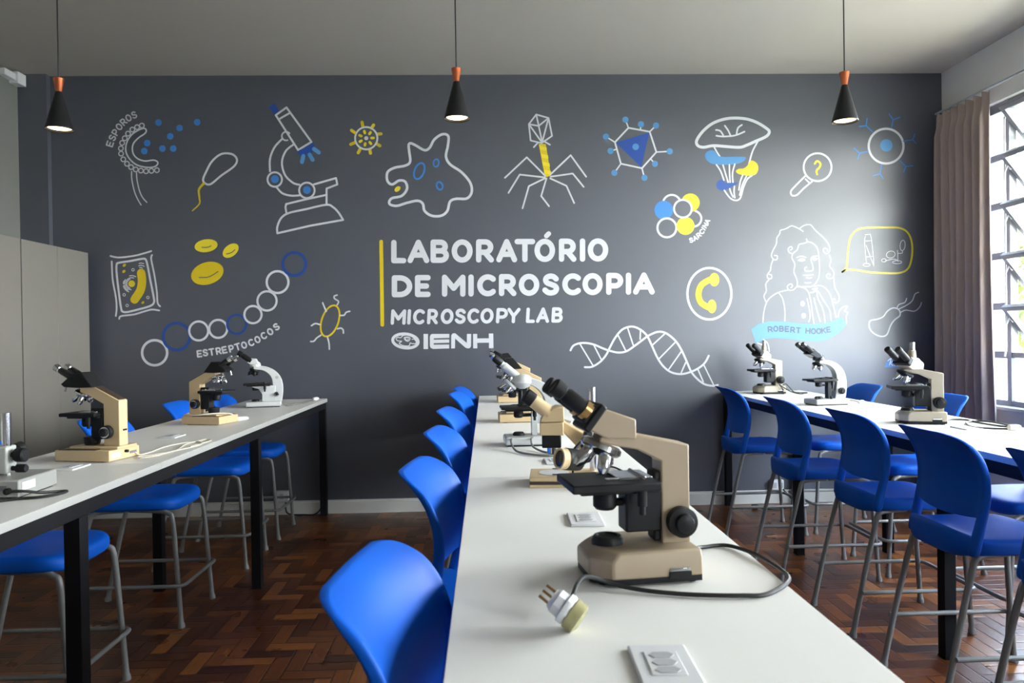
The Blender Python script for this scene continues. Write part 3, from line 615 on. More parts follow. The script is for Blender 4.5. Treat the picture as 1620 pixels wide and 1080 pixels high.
# portrait
k = K(1180, 340, 180 / 884); mu = Mural()
for q in [[(445, 128), (400, 100), (355, 85), (320, 102), (295, 112), (268, 120), (262, 145), (240, 180), (236, 225), (210, 275), (198, 315), (215, 345), (240, 345), (243, 318), (222, 315)],
          [(415, 105), (455, 80), (500, 76), (540, 120), (600, 175), (640, 225), (652, 275), (630, 300), (603, 285), (605, 260), (630, 262), (632, 280)],
          [(210, 350), (195, 390), (190, 430), (166, 465), (172, 492), (198, 492), (198, 466), (180, 462)], [(182, 498), (155, 535), (158, 590), (140, 630), (158, 680)],
          [(648, 310), (660, 350), (650, 395), (680, 440), (680, 480), (650, 495), (625, 480), (635, 455), (655, 465)], [(684, 492), (690, 560), (720, 620), (722, 665), (700, 682), (675, 672), (678, 650), (692, 655)],
          [(470, 186), (474, 210), (440, 222), (412, 230), (398, 270), (365, 300), (358, 335), (380, 385), (372, 440), (395, 500), (398, 545), (370, 580), (335, 582), (322, 555), (345, 535), (362, 550), (350, 565)],
          [(360, 300), (335, 290), (328, 262), (350, 245), (360, 262), (345, 272)],
          [(474, 206), (520, 220), (555, 260), (566, 330), (572, 430), (560, 500), (520, 550), (470, 558), (400, 552)],
          [(396, 330), (430, 320), (465, 330)], [(405, 352), (430, 340), (458, 350), (432, 358), (405, 352)], [(552, 318), (520, 322), (504, 345), (515, 380), (522, 420), (508, 434), (462, 434), (458, 410), (472, 405)], [(508, 340), (530, 332), (552, 342), (530, 352)],
          [(445, 466), (480, 468), (522, 464)], [(470, 486), (490, 492), (510, 486)], [(458, 525), (480, 528), (504, 524)],
          [(132, 838), (140, 750), (165, 670), (210, 625), (262, 598), (330, 582)], [(252, 602), (285, 650), (302, 740), (302, 822)],
          [(400, 558), (450, 566), (485, 600), (505, 680), (518, 780), (528, 842)], [(475, 650), (490, 720), (498, 790), (488, 830)], [(528, 645), (545, 720), (578, 828)], [(520, 600), (548, 580), (560, 650), (600, 740), (615, 835)], [(560, 590), (600, 660), (650, 740), (662, 820)], [(530, 555), (570, 548), (610, 562), (650, 610), (675, 690), (700, 795)], [(500, 602), (530, 598), (552, 584), (515, 575), (555, 568)],
          [(716, 790), (730, 735), (760, 712), (788, 710), (766, 745), (790, 758), (778, 790), (782, 842)]]: mu.curve(k(q), 1.55, W_, n=5)
mu.disc(k([(432, 350)])[0], 2.4, W_, 2.0); mu.disc(k([(528, 342)])[0], 2.4, W_, 2.0); mu.disc(k([(440, 688)])[0], 3.4, W_, 4.4); mu.disc(k([(448, 782)])[0], 3.4, W_, 4.4)
mu.poly(k([(40, 888), (100, 845), (180, 826), (300, 828), (400, 840), (500, 846), (600, 842), (670, 825), (740, 790), (785, 850), (720, 920), (640, 965), (560, 982), (460, 978), (330, 962), (220, 955), (140, 965), (78, 998)]), SK)
mu.curve(k([(92, 995), (130, 1010), (140, 1040)]), 1.5, W_); mu.curve(k([(135, 965), (170, 1000), (182, 1060)]), 1.5, W_)
arctext(mu, 'ROBERTHOOKE', [(k([p])[0][0], k([p])[0][1], a, wd) for p, a, wd in [((190, 906), -4, 6.2), ((232, 902), -2, 6.2), ((276, 902), 0, 5.8), ((318, 904), 1, 5.2), ((362, 910), 3, 5.8), ((406, 914), 3, 5.8), ((480, 918), 3, 6), ((524, 921), 0, 6.4), ((566, 920), -2, 6.4), ((606, 916), -6, 5.8), ((644, 908), -8, 5)]], 7.6, 2.0, 'p_grey')
mu.done('portrait_drawing', 'white outline portrait of a long-haired man over a light blue name ribbon')

# speech bubble and lower bacterium
k = K(1320, 340, 160 / 665); mu = Mural()
mu.curve(k([(52, 374), (80, 340), (88, 250), (105, 150), (150, 98), (220, 84), (330, 82), (430, 86), (485, 120), (510, 190), (508, 280), (485, 350), (430, 380), (330, 382), (230, 376), (140, 362), (80, 360), (52, 374)]), 3.0, YBR, n=6)
for q in [[(202, 130), (235, 126)], [(204, 140), (198, 170), (205, 265), (212, 320)], [(235, 128), (244, 165), (258, 300), (258, 335)], [(200, 172), (243, 168)], [(203, 275), (256, 272)], [(208, 200), (258, 332)], [(415, 232), (418, 305)], [(446, 235), (446, 250), (420, 252)], [(335, 302), (385, 290), (412, 296)]]: mu.curve(k(q), 1.0, W_, n=3)
mu.ring(k([(212, 328)])[0], 5.6, 1.0, W_, 2.2); mu.ring(k([(370, 260)])[0], 7.0, 1.0, W_, 5.4, R(-15)); mu.ring(k([(448, 200)])[0], 4.0, 1.0, W_, 8.2, R(6)); mu.ring(k([(412, 310)])[0], 7.2, 1.0, W_, 2.4); mu.ring(k([(325, 298)])[0], 3.6, 1.0, W_, 2.6)
mu.done('speech_bubble_drawing', 'yellow speech bubble with small white antique microscope')
mu = Mural()
mu.curve(k([(228, 730), (235, 695), (280, 685), (320, 668), (350, 630), (390, 610), (425, 625), (430, 660), (395, 690), (370, 725), (345, 785), (310, 798), (270, 785), (242, 762)]), 2.2, W_, True)
for q in [[(412, 608), (425, 588), (462, 575), (475, 548)], [(422, 618), (470, 595), (510, 565), (530, 520), (554, 508)], [(435, 640), (470, 625), (525, 632), (560, 605), (572, 575)]]: mu.curve(k(q), 1.7, W_, n=5)
mu.done('tailed_bacterium_drawing', 'white outline bacterium with three wavy tails')
mu = Mural()
mu.poly(k([(330, 1000), (345, 960), (362, 942), (470, 942), (520, 950), (540, 985), (470, 1000), (420, 1002)]), 'p_mid')
for q in [[(372, 946), (362, 985)], [(352, 958), (372, 942), (392, 948), (388, 962), (368, 970), (384, 990)], [(392, 978), (400, 974), (404, 984), (396, 990), (392, 980)], [(412, 950), (408, 988), (418, 990), (420, 978), (410, 976)], [(424, 984), (434, 978), (426, 976), (426, 990), (438, 986)]]: mu.curve(k(q), 1.2, W_, n=3)
mu.done('signature_drawing', 'small blue brush mark with white script')

# ------------------------------------------------------------------ cabinets, outlets, conduit box
def cabinet(y0, y1, label):
    root = empty('tall_cabinet', (-3.32, (y0 + y1) / 2, 0), 0, label, 'cabinet', 'tall pale cabinets along the left wall')
    hw = (y1 - y0) / 2 - 0.001; x1 = 0.27
    b = MB(); b.bb(-0.26, x1 - 0.02, -hw, hw, 0.06, 2.073); b.bb(-0.24, x1 - 0.05, -hw + 0.01, hw - 0.01, 0.0, 0.06); b.build('body', 'cabinet', root, bevel=0.002)
    for s in (-1, 1):
        d = MB(); ya, yb = (0.0015, hw - 0.004) if s > 0 else (-hw + 0.004, -0.0015)
        d.bb(x1 - 0.018, x1, ya, yb, 0.065, 2.07); d.build('door', 'cabinet', root, bevel=0.002)
cabinet(4.975, 5.80, 'pale tall cabinet at the back corner, beside the grey wall')
cabinet(4.14, 4.973, 'pale tall cabinet cut by the left picture edge')
b = MB(); b.bb(-0.035, 0.035, -0.05, 0.05, -0.045, 0.045); b.bb(-0.035, 0.02, -0.18, -0.05, -0.025, 0.025)
o = b.build('conduit_box', 'white_plastic', bevel=0.004); o.location = (XL + 0.036, YB - 0.105, ZC - 0.06); tag(o, 'small white box high in the left corner under the ceiling', 'conduit box')
def wall_outlet(x, z, label, n):
    root = empty('wall_outlet', (x, YB - 0.018, z), 0, label, 'outlet', 'white boxes low on the grey wall')
    b = MB(); b.bb(-0.05, 0.05, -0.03, 0.017, -0.04, 0.04); b.build('housing', 'white_plastic', root, bevel=0.004)
    for i in range(n):
        c = MB(); q = (i - (n - 1) / 2) * 0.05; c.bb(q - 0.016, q + 0.016, -0.034, -0.029, -0.022, 0.022); c.build('socket', 'grey_socket', root, bevel=0.002)
wall_outlet(2.32, 0.152, 'white outlet box above the baseboard behind the right table', 2)
wall_outlet(-1.627, 0.152, 'white outlet box above the baseboard under the left table', 1)
b = MB(); b.tube(spline([(-1.60, 5.875, 0.1), (-1.58, 5.85, 0.02), (-1.45, 5.84, 0.008), (-1.36, 5.845, 0.012), (-1.315, 5.86, 0.08), (-1.30, 5.87, 0.25), (-1.30, 5.86, 0.5), (-1.30, 5.86, 0.82)], 8), 0.006)
tag(b.build('floor_cable', 'cable_black'), 'black cable on floor running up the far left table leg', 'cable')
b = MB(); b.tube(spline([(2.10, 5.72, 0.012), (2.2, 5.66, 0.008), (2.35, 5.72, 0.008), (2.42, 5.80, 0.03), (2.36, 5.855, 0.12)], 8), 0.006); lead = tag(b.build('extension_lead', 'cable_black'), 'black lead with plug lying on floor behind the right table stools', 'cable')
b = MB(); b.lathe((2.11, 5.72, 0.018), (-1, 0.05, 0), [(0.010, 0), (0.018, 0.01), (0.018, 0.05), (0.012, 0.055)], 12); b.build('plug', 'black', lead)

# ------------------------------------------------------------------ tables
def table(x0, x1, y0, y1, legs, seams, label, plates):
    cx, cy = (x0 + x1) / 2, (y0 + y1) / 2
    root = empty('long_table', (cx, cy, 0), 0, label, 'table', 'long white laboratory tables')
    ys = [y0] + seams + [y1]; X0, X1 = x0 - cx, x1 - cx
    for a, b_ in zip(ys, ys[1:]):
        t = MB(); t.bb(X0, X1, a - cy + 0.0006, b_ - cy - 0.0006, TZ - 0.026, TZ)
        to = t.build('tabletop', ['laminate', 'edge_band'], root, bevel=0.0015)
        for pl in to.data.polygons: pl.material_index = 0 if abs(pl.normal.z) > 0.5 else 1  # upright faces get the darkened colour, tops the plain laminate
    f = MB(); zt = TZ - 0.0265; zb = zt - 0.05; i = 0.008
    for xx in (X0 + i, X1 - i - 0.05): f.bb(xx, xx + 0.05, y0 - cy + i, y1 - cy - i, zb, zt)
    for yy in [y0 + 0.03] + legs: f.bb(X0 + i + 0.05, X1 - i - 0.05, yy - cy - 0.025, yy - cy + 0.025, zb, zt)
    f.build('frame', 'black_steel', root, bevel=0.002)
    for yy in legs:
        for xx in (X0 + i + 0.025, X1 - i - 0.025):
            l_ = MB(); l_.bb(xx - 0.025, xx + 0.025, yy - cy - 0.025, yy - cy + 0.025, 0.004, zb); l_.bb(xx - 0.027, xx + 0.027, yy - cy - 0.027, yy - cy + 0.027, 0.0, 0.006)
            l_.build('leg', 'black_steel', root, bevel=0.002)
    for (px, py, rz, n) in plates:
        ca, sa = math.cos(rz), math.sin(rz)
        p = MB(); p.bb(-0.0425, 0.0425, -0.064, 0.064, TZ, TZ + 0.006)
        po = p.build('outlet_plate', 'white_plastic', root, bevel=0.003, seg=3); po.location = (px - cx, py - cy, 0); po.rotation_euler = (0, 0, rz)
        fr = MB(); fr.bb(-0.024, 0.024, -0.037, 0.037, TZ + 0.0055, TZ + 0.0075); fr.build('socket_frame', 'white_plastic', po, bevel=0.001)
        for q in range(n):
            s = MB(); yy = (q - (n - 1) / 2) * 0.0235
            hexa = [(-0.018, 0), (-0.011, -0.009), (0.011, -0.009), (0.018, 0), (0.011, 0.009), (-0.011, 0.009)]
            s.add([(x, y + yy, z) for z in (TZ + 0.0070, TZ + 0.0084) for (x, y) in hexa], [tuple(range(6)), tuple(range(11, 5, -1))] + [(j, (j + 1) % 6, (j + 1) % 6 + 6, j + 6) for j in range(6)])
            s.build('socket', 'grey_socket', po)
    return root
table(-1.865, -1.262, 0.55, 5.875, [5.845, 4.16, 2.36, 0.9], [2.9, 4.55], 'long white table on the left, beside the tall pale cabinets', [(-1.557, 2.81, 0.0, 3), (-1.545, 3.67, 0.0, 3)])
table(-0.066, 0.545, 0.40, 5.875, [5.845, 4.3, 2.72, 0.70], [2.44, 4.15], 'long white table down the middle of the room', [(0.241, 1.85, -0.03, 3), (0.241, 1.020, -0.03, 3), (0.25, 2.72, 0, 3)])
table(1.885, 2.515, 0.60, 5.885, [5.855, 4.52, 3.04, 1.2], [3.0, 4.6], 'long white table on the right, by the curtain and window', [(2.25, 3.40, 0.0, 3)])

# ------------------------------------------------------------------ bar stools
def make_stool():
    root = empty('bar_stool', (0, 0, 0))
    # seat: dished cushion-like moulding with a curved rear edge
    N = 40; pl = []
    for i in range(N):
        t = 2 * math.pi * i / N; c, s = math.cos(t), math.sin(t)
        e = 0.42 if c > 0 else 0.62
        x = (0.255 if c > 0 else 0.205) * math.copysign(abs(c) ** e, c); y = 0.213 * math.copysign(abs(s) ** (0.42 if c > 0 else 0.5), s)
        pl.append((x, y))
    st = MB(); rings = [(0.0, 0.612, 0), (0.45, 0.613, 0), (0.78, 0.619, 0), (0.93, 0.622, 1), (0.985, 0.612, 1), (1.0, 0.596, 1), (0.985, 0.570, 1), (0.95, 0.562, 0), (0.5, 0.572, 0), (0.0, 0.572, 0)]
    vs = []; fs = []
    def zz(x, s, z):
        dz = 0
        if x > 0.17: dz = -0.016 * ((x - 0.17) / 0.085) ** 2
        if x < -0.08: dz = (0.032 if z > 0.59 else -0.016) * min(1.0, (-0.08 - x) / 0.11) ** 2
        return z + dz
    for (s, z, _) in rings[1:-1]:
        for (x, y) in pl: vs.append((x * s, y * s, zz(x * s, s, z)))
    k = len(rings) - 2
    for a in range(k - 1):
        for i in range(N):
            j = (i + 1) % N; fs.append((a * N + i, a * N + j, (a + 1) * N + j, (a + 1) * N + i))
    c0 = len(vs); vs.append((0, 0, 0.612)); vs.append((0, 0, 0.572))
    for i in range(N):
        j = (i + 1) % N; fs.append((c0, j, i)); fs.append((c0 + 1, (k - 1) * N + i, (k - 1) * N + j))
    st.add(vs, fs); st.build('seat', 'blue', root, sub=1, ang=180)
    # backrest: curved panel with thick side rims running down into the seat as two posts
    prof = [(0.565, -0.150), (0.62, -0.140), (0.70, -0.118), (0.79, -0.103), (0.85, -0.107), (0.90, -0.122), (0.935, -0.142), (0.960, -0.163), (0.978, -0.184), (0.991, -0.203), (0.999, -0.216), (1.004, -0.226)]
    def px(z):
        for (a, xa), (b, xb) in zip(prof, prof[1:]):
            if z <= b: return xa + (xb - xa) * (z - a) / (b - a)
        return prof[-1][1]
    rows = [(0.700, 0.199), (0.714, 0.203), (0.79, 0.210), (0.85, 0.211), (0.90, 0.210), (0.935, 0.208), (0.960, 0.204), (0.978, 0.195), (0.990, 0.180), (0.998, 0.157), (1.002, 0.122)]
    U = [-1, -0.94, -0.85, -0.6, -0.3, 0, 0.3, 0.6, 0.85, 0.94, 1]
    bk = MB(); vs = []; fs = []; nu, nr = len(U), len(rows)
    for side in (0, 1):
        for (z, w) in rows:
            for u in U:
                y = u * w; sag = -0.034 * (1 - (y / 0.21) ** 2) * (1 - 0.6 * max(0.0, (z - 0.9) / 0.1))
                rim = 0.013 if abs(u) > 0.9 else 0.006
                if z > 0.97: rim = 0.008
                z2 = z - (0.014 * (1 - u * u) if z < 0.715 else 0)
                vs.append((px(z) + sag + (rim if side else -rim), y, z2))
    o2 = nu * nr
    for a in range(nr - 1):
        for i in range(nu - 1):
            q = a * nu + i; fs.append((q, q + 1, q + nu + 1, q + nu)); fs.append((o2 + q, o2 + q + nu, o2 + q + nu + 1, o2 + q + 1))
    for a in range(nr - 1):
        q = a * nu; fs.append((q, q + nu, o2 + q + nu, o2 + q)); q = a * nu + nu - 1; fs.append((q, o2 + q, o2 + q + nu, q + nu))
    for i in range(nu - 1):
        fs.append((i, o2 + i, o2 + i + 1, i + 1)); q = (nr - 1) * nu + i; fs.append((q, q + 1, o2 + q + 1, o2 + q))
    bk.add(vs, fs)
    for s in (-1, 1):                                  # side posts
        ring = []
        zs = [0.556, 0.60, 0.66, 0.72, 0.78, 0.84, 0.90]
        for z in zs:
            t = (z - 0.556) / 0.344; hw = 0.024 - 0.010 * t; yo = 0.2115 if z > 0.7 else 0.209; yi = 0.166 + 0.018 * t
            for (dx, yy) in ((-hw, yi), (hw, yi), (hw, yo), (-hw, yo)): ring.append((px(z) + dx, s * yy, z))
        ff = [(4 * i + j, 4 * i + (j + 1) % 4, 4 * i + 4 + (j + 1) % 4, 4 * i + 4 + j) for i in range(len(zs) - 1) for j in range(4)] + [(0, 1, 2, 3), tuple(4 * (len(zs) - 1) + j for j in range(4))]
        bk.add(ring, ff)
    bk.build('backrest', 'blue', root, sub=2, ang=180)
    for s in (-1, 1):
        a = MB(); a.tube(spline([(0.02, s * 0.16, 0.562), (0.16, s * 0.178, 0.560), (0.215, s * 0.186, 0.55), (0.238, s * 0.190, 0.51), (0.256, s * 0.195, 0.28), (0.272, s * 0.199, 0.045), (0.275, s * 0.2, 0.0)], 6), [0.0115] * 31 + [0.0118] * 0 + [0.0125, 0.0165, 0.0165, 0.0168, 0.0168, 0.0168], 12); a.build('leg', 'grey_metal', root)
        a = MB(); a.tube(spline([(0.0, s * 0.16, 0.562), (-0.10, s * 0.178, 0.560), (-0.140, s * 0.186, 0.55), (-0.158, s * 0.190, 0.51), (-0.215, s * 0.195, 0.28), (-0.266, s * 0.199, 0.045), (-0.275, s * 0.2, 0.0)], 6), [0.0115] * 31 + [0.0125, 0.0165, 0.0165, 0.0168, 0.0168, 0.0168], 12); a.build('leg', 'grey_metal', root)
    fr = MB(); fx, fy, z = 0.292, 0.217, 0.205
    pts = [(-0.236, -fy, z), (0.10, -fy, z), (fx - 0.05, -fy, z), (fx - 0.012, -fy + 0.012, z), (fx, -fy + 0.05, z), (fx, 0, z), (fx, fy - 0.05, z), (fx - 0.012, fy - 0.012, z), (fx - 0.05, fy, z), (0.10, fy, z), (-0.236, fy, z)]
    fr.tube(spline(pts, 4), 0.0095, 10); fr.build('footrest', 'grey_metal', root)
    return root
stool = make_stool(); first = [True]
def place_stool(x, y, rz, label, group):
    o = stool if first[0] else copy_tree(stool); first[0] = False
    o.location = (x, y, 0); o.rotation_euler = (0, 0, rz); tag(o, label, 'stool', group)
gl, gc, gr, gw = 'blue stools tucked under the left table', 'blue stools along the middle table', 'blue stools on the aisle side of the right table', 'blue stools on the window side of the right table'
place_stool(-1.765, 2.866, 0, 'nearest blue stool under the left table, behind the nearest black table leg', gl)
place_stool(-1.765, 3.808, 0, 'blue stool under the left table, second from the front', gl)
place_stool(-1.745, 4.706, 0, 'blue stool under the left table, third from the front', gl)
place_stool(-1.735, 5.36, 0, 'blue stool under the left table, closest to the grey wall', gl)
for y, dx, lb in [(1.215, 0, 'nearest blue stool at the middle table, its large backrest in the foreground'), (2.20, 0, 'second blue stool from the front at the middle table'), (3.03, 0, 'third blue stool from the front at the middle table'),
              (3.90, -0.008, 'fourth blue stool from the front at the middle table'), (5.03, -0.005, 'fifth blue stool from the front at the middle table'), (5.59, 0.0, 'farthest blue stool at the middle table, against the grey wall')]:
    place_stool(-0.006 + dx, y, -0.14, lb, gc)
for x, y, lb in [(1.868, 5.13, 'farthest blue stool on the aisle side of the right table, by the wall'), (1.868, 4.20, 'second farthest blue stool on the aisle side of the right table'),
                 (1.903, 3.47, 'third farthest blue stool on the aisle side of the right table'), (1.885, 2.78, 'nearest full blue stool on the aisle side of the right table'), (1.885, 2.16, 'stool at the lower right picture edge showing only grey legs')]:
    place_stool(x, y, 0, lb, gr)
for x, y, lb in [(2.50, 5.17, 'blue stool on the window side of the right table, behind the white microscope'), (2.50, 4.255, 'blue stool on the window side of the right table, in front of the curtain'),
                 (2.518, 3.33, 'blue stool on the window side of the right table, cut by the right picture edge')]:
    place_stool(x, y, math.pi, lb, gw)

# ------------------------------------------------------------------ pendant lamps
def pendant(x, y, z0, tilt, label):
    root = empty('pendant_lamp', (x, y, z0), 0, label, 'pendant lamp', 'black and copper pendant lamps')
    s = MB(); s.lathe((0, 0, 0), (0, 0, 1), [(0.067, 0.0), (0.0685, 0.004), (0.067, 0.010), (0.017, 0.198), (0.016, 0.200), (0.0145, 0.197), (0.0635, 0.010), (0.0640, 0.003), (0.067, 0.0)], 40, False)
    so = s.build('lamp_shade', 'black', root)
    c = MB(); c.lathe((0, 0, 0.199), (0, 0, 1), [(0.016, 0), (0.015, 0.004), (0.0265, 0.068), (0.0265, 0.072), (0.006, 0.073)], 32); c.build('lamp_cap', 'copper', root)
    w = MB(); w.cyl((0, 0, 0.27), (0, 0, ZC - z0 - 0.02), 0.0035, n=10); w.build('cord', 'cable_black', root)
    r_ = MB(); r_.lathe((0, 0, ZC - z0 - 0.03), (0, 0, 1), [(0.02, 0), (0.05, 0.006), (0.05, 0.0295)], 24); r_.build('ceiling_rose', 'black', root)
    b = MB(); b.lathe((0, 0, 0.006), (0, 0, 1), [(0.004, 0.0), (0.030, 0.001), (0.056, 0.004), (0.058, 0.008), (0.02, 0.06), (0.015, 0.12)], 24); b.build('bulb', 'bulb', root)
    so.data.materials.append(M['shade_inside'])
    l_ = bpy.data.lights.new('pendant_light', 'SPOT'); l_.energy = 6; l_.color = (1.0, 0.78, 0.52); l_.spot_size = R(70); l_.spot_blend = 0.6; l_.shadow_soft_size = 0.04
    lo = bpy.data.objects.new('pendant_light', l_); COL.objects.link(lo); lo.parent = root; lo.location = (0, 0, -0.006)
    return root
pendant(-2.241, 4.0, 2.507, 0, 'black and copper pendant lamp on the left, hanging over the cabinet side')
pendant(-0.141, 4.0, 2.553, 0, 'black and copper pendant lamp in the middle, above the title lettering')
pendant(1.984, 4.0, 2.527, 0, 'black and copper pendant lamp on the right, nearest to the window')

# ------------------------------------------------------------------ curtain
def curtain():
    root = empty('curtain', (XR - 0.075, 5.5, 0), 0, 'long taupe curtain gathered in the right corner beside the window', 'curtain')
    nz, ny = 30, 150; vs = []; fs = []; random.seed(4)
    folds = [(0.0, 0.0), (0.055, 1), (0.10, -1), (0.155, 1), (0.215, -1), (0.27, 0.9), (0.32, -0.9), (0.375, 1), (0.43, -0.8), (0.49, 1), (0.545, -1), (0.60, 1), (0.66, -0.9), (0.715, 1), (0.76, -0.3), (0.79, 0.2)]
    def amp(s):
        for (a, p), (b, q) in zip(folds, folds[1:]):
            if a <= s <= b:
                t = (s - a) / (b - a); t = t * t * (3 - 2 * t); return p + (q - p) * t
        return 0
    z0, z1 = 0.45, 3.10
    for layer in (0, 1):
        for iz in range(nz + 1):
            h = iz / nz; z = z0 + (z1 - z0) * h
            for iy in range(ny + 1):
                s = iy / ny * 0.79
                fl = (1 - h)
                y = 5.862 - (s / 0.79) * (0.632 + 0.055 * fl ** 1.2) + 0.008 * math.sin(7 * s + 5 * fl)
                a = amp(s) * (0.040 + 0.012 * math.sin(3.0 * s * 6 + 1.0) * fl + 0.012 * fl)
                if h > 0.965: a *= 0.45
                x = -a - 0.012 * fl
                vs.append((x + (0.0025 if layer else 0), y - 5.5, z + (0.012 * amp(s) if h > 0.99 else 0)))
    st = ny + 1; L = (nz + 1) * st
    for iz in range(nz):
        for iy in range(ny):
            q = iz * st + iy; fs.append((q, q + 1, q + st + 1, q + st)); fs.append((L + q, L + q + st, L + q + st + 1, L + q + 1))
    for iz in range(nz):
        q = iz * st; fs.append((q, q + st, L + q + st, L + q)); q += ny; fs.append((q, L + q, L + q + st, q + st))
    for iy in range(ny):
        fs.append((iy, L + iy, L + iy + 1, iy + 1)); q = nz * st + iy; fs.append((q, q + 1, L + q + 1, L + q))
    m = MB(); m.add(vs, fs); m.build('drape', 'curtain', root, ang=180)
curtain()
b = MB(); b.cyl((XR - 0.075, 5.87, 3.122), (XR - 0.075, 0.2, 3.122), 0.009, n=12)
for y in (5.80, 4.2, 2.7, 0.4): b.bb(XR - 0.080, XR + 0.002, y - 0.008, y + 0.008, 3.114, 3.130)
tag(b.build('curtain_rod', 'aluminium_pale'), 'thin pale rod above the window carrying the curtain', 'curtain rod')

# ------------------------------------------------------------------ microscopes
def lcable(root, pts, r, m, plug=None, plug_mat='white_plastic'):
    """power lead given in world table coordinates (x, y, height)"""
    inv = (Matrix.Translation(root.location) @ Matrix.Rotation(root.rotation_euler.z, 4, 'Z')).inverted()
    q = [inv @ Vector((p[0], p[1], TZ + (p[2] if len(p) > 2 else r + 0.0008))) for p in pts]
    t = MB(); t.tube(spline(q, 8), r, 8); c = t.build('power_cable', m, root)
    if plug:
        a = inv @ Vector((plug[0], plug[1], TZ + 0.0135)); b = inv @ Vector((plug[2], plug[3], TZ + 0.0135)); d = (b - a)
        p = MB(); p.lathe(a, d, [(0.006, 0), (0.013, 0.008), (0.013, d.length * 0.75), (0.009, d.length)], 12); p.build('plug', plug_mat, c)
    return c
def eyepieces(root, p0, p1, r, gap, m_tube, m_tip, tipm='black'):
    d = (Vector(p1) - Vector(p0)); L = d.length
    for s in (-1, 1):
        o = Vector((p0[0], s * gap, p0[2] if len(p0) > 2 else 0))
        o = Vector((p0[0], s * gap, p0[1])); dd = Vector((p1[0] - p0[0], 0, p1[1] - p0[1])); L = dd.length
        e = MB(); e.lathe(o, dd, [(r, 0), (r, L * 0.62), (r * 0.86, L * 0.66), (r * 0.86, L * 0.72)], 20)
        eo = e.build('eyepiece', m_tube, root)
        c = MB(); c.lathe(o + dd.normalized() * L * 0.70, dd, [(r * 0.86, 0), (r * 1.06, L * 0.03), (r * 1.08, L * 0.26), (r * 0.9, L * 0.30), (r * 0.7, L * 0.285)], 20); c.build('eyecup', m_tip, eo)
def nosepiece(root, c, tilt, scale=1.0, m_ob='chrome', turret='black', n=4, long=1.0, phase=0.4):
    ax = Vector((-math.sin(tilt), 0, -math.cos(tilt))); C = Vector((c[0], 0, c[1])); s = scale
    t = MB(); t.lathe(C, ax, [(0.030 * s, -0.004), (0.036 * s, 0.0), (0.037 * s, 0.008 * s), (0.034 * s, 0.012 * s), (0.018 * s, 0.020 * s)], 28)
    to = t.build('nosepiece', turret, root)
    e1 = ax.orthogonal().normalized(); e2 = ax.cross(e1)
    for i in range(n):
        g = phase + 2 * math.pi * i / n; rad = e1 * math.cos(g) + e2 * math.sin(g)
        dr = (ax + rad * 0.42).normalized(); L = [0.044, 0.036, 0.028, 0.040][i % 4] * s * long; o = C + ax * 0.010 * s + rad * 0.018 * s
        b = MB(); b.lathe(o, dr, [(0.0095 * s, 0), (0.0115 * s, L * 0.2), (0.0115 * s, L * 0.72), (0.0085 * s, L * 0.86), (0.005 * s, L)], 16); b.build('objective', m_ob, root)
def knob(root, u, z, v0, v1, r, m='black', rim=None):
    for s in (-1, 1):
        k_ = MB(); k_.lathe((u, s * v0, z), (0, s, 0), [(r * 0.55, 0), (r * 0.98, 0.004), (r, 0.008), (r * 0.98, (v1 - v0) * 0.62), (r * 0.62, (v1 - v0) * 0.68), (r * 0.60, v1 - v0 - 0.002), (r * 0.5, v1 - v0)], 28); ko = k_.build('focus_knob', m, root)
        if rim:
            g = MB(); g.lathe((u, s * (v0 + (v1 - v0) * 0.6), z), (0, s, 0), [(r * 0.80, 0), (r * 0.80, 0.004), (r * 0.66, 0.0045)], 24); g.build('knob_ring', rim, ko)
def stage(root, u0, u1, v, z, t=0.013, m='black', holder='chrome'):
    s = MB(); s.bb(u0, u1, -v, v, z - t, z); s.bb(u0 + 0.02, u1, -v * 0.7, v * 0.7, z - t - 0.008, z - t); so = s.build('stage', m, root, bevel=0.003)
    h = MB(); h.bb(u0 + (u1 - u0) * 0.55, u1 - 0.008, -v * 0.55, v * 0.55, z, z + 0.006); h.bb(u0 + (u1 - u0) * 0.42, u0 + (u1 - u0) * 0.58, -v * 0.55, -v * 0.40, z, z + 0.005); h.bb(u0 + (u1 - u0) * 0.42, u0 + (u1 - u0) * 0.58, v * 0.40, v * 0.55, z, z + 0.005); h.cyl((u1 - 0.03, -v * 0.75, z + 0.006), (u1 - 0.03, v * 0.5, z + 0.006), 0.0045, n=10)
    h.build('slide_holder', holder, so, bevel=0.001)
    k_ = MB(); k_.cyl((u1 - 0.035, -v * 0.8, z - t), (u1 - 0.035, -v * 0.8, z - t - 0.030), 0.009, n=16); k_.cyl((u1 - 0.035, -v * 0.8, z - t - 0.030), (u1 - 0.035, -v * 0.8, z - t - 0.046), 0.006, n=16); k_.build('stage_knob', 'black', so)

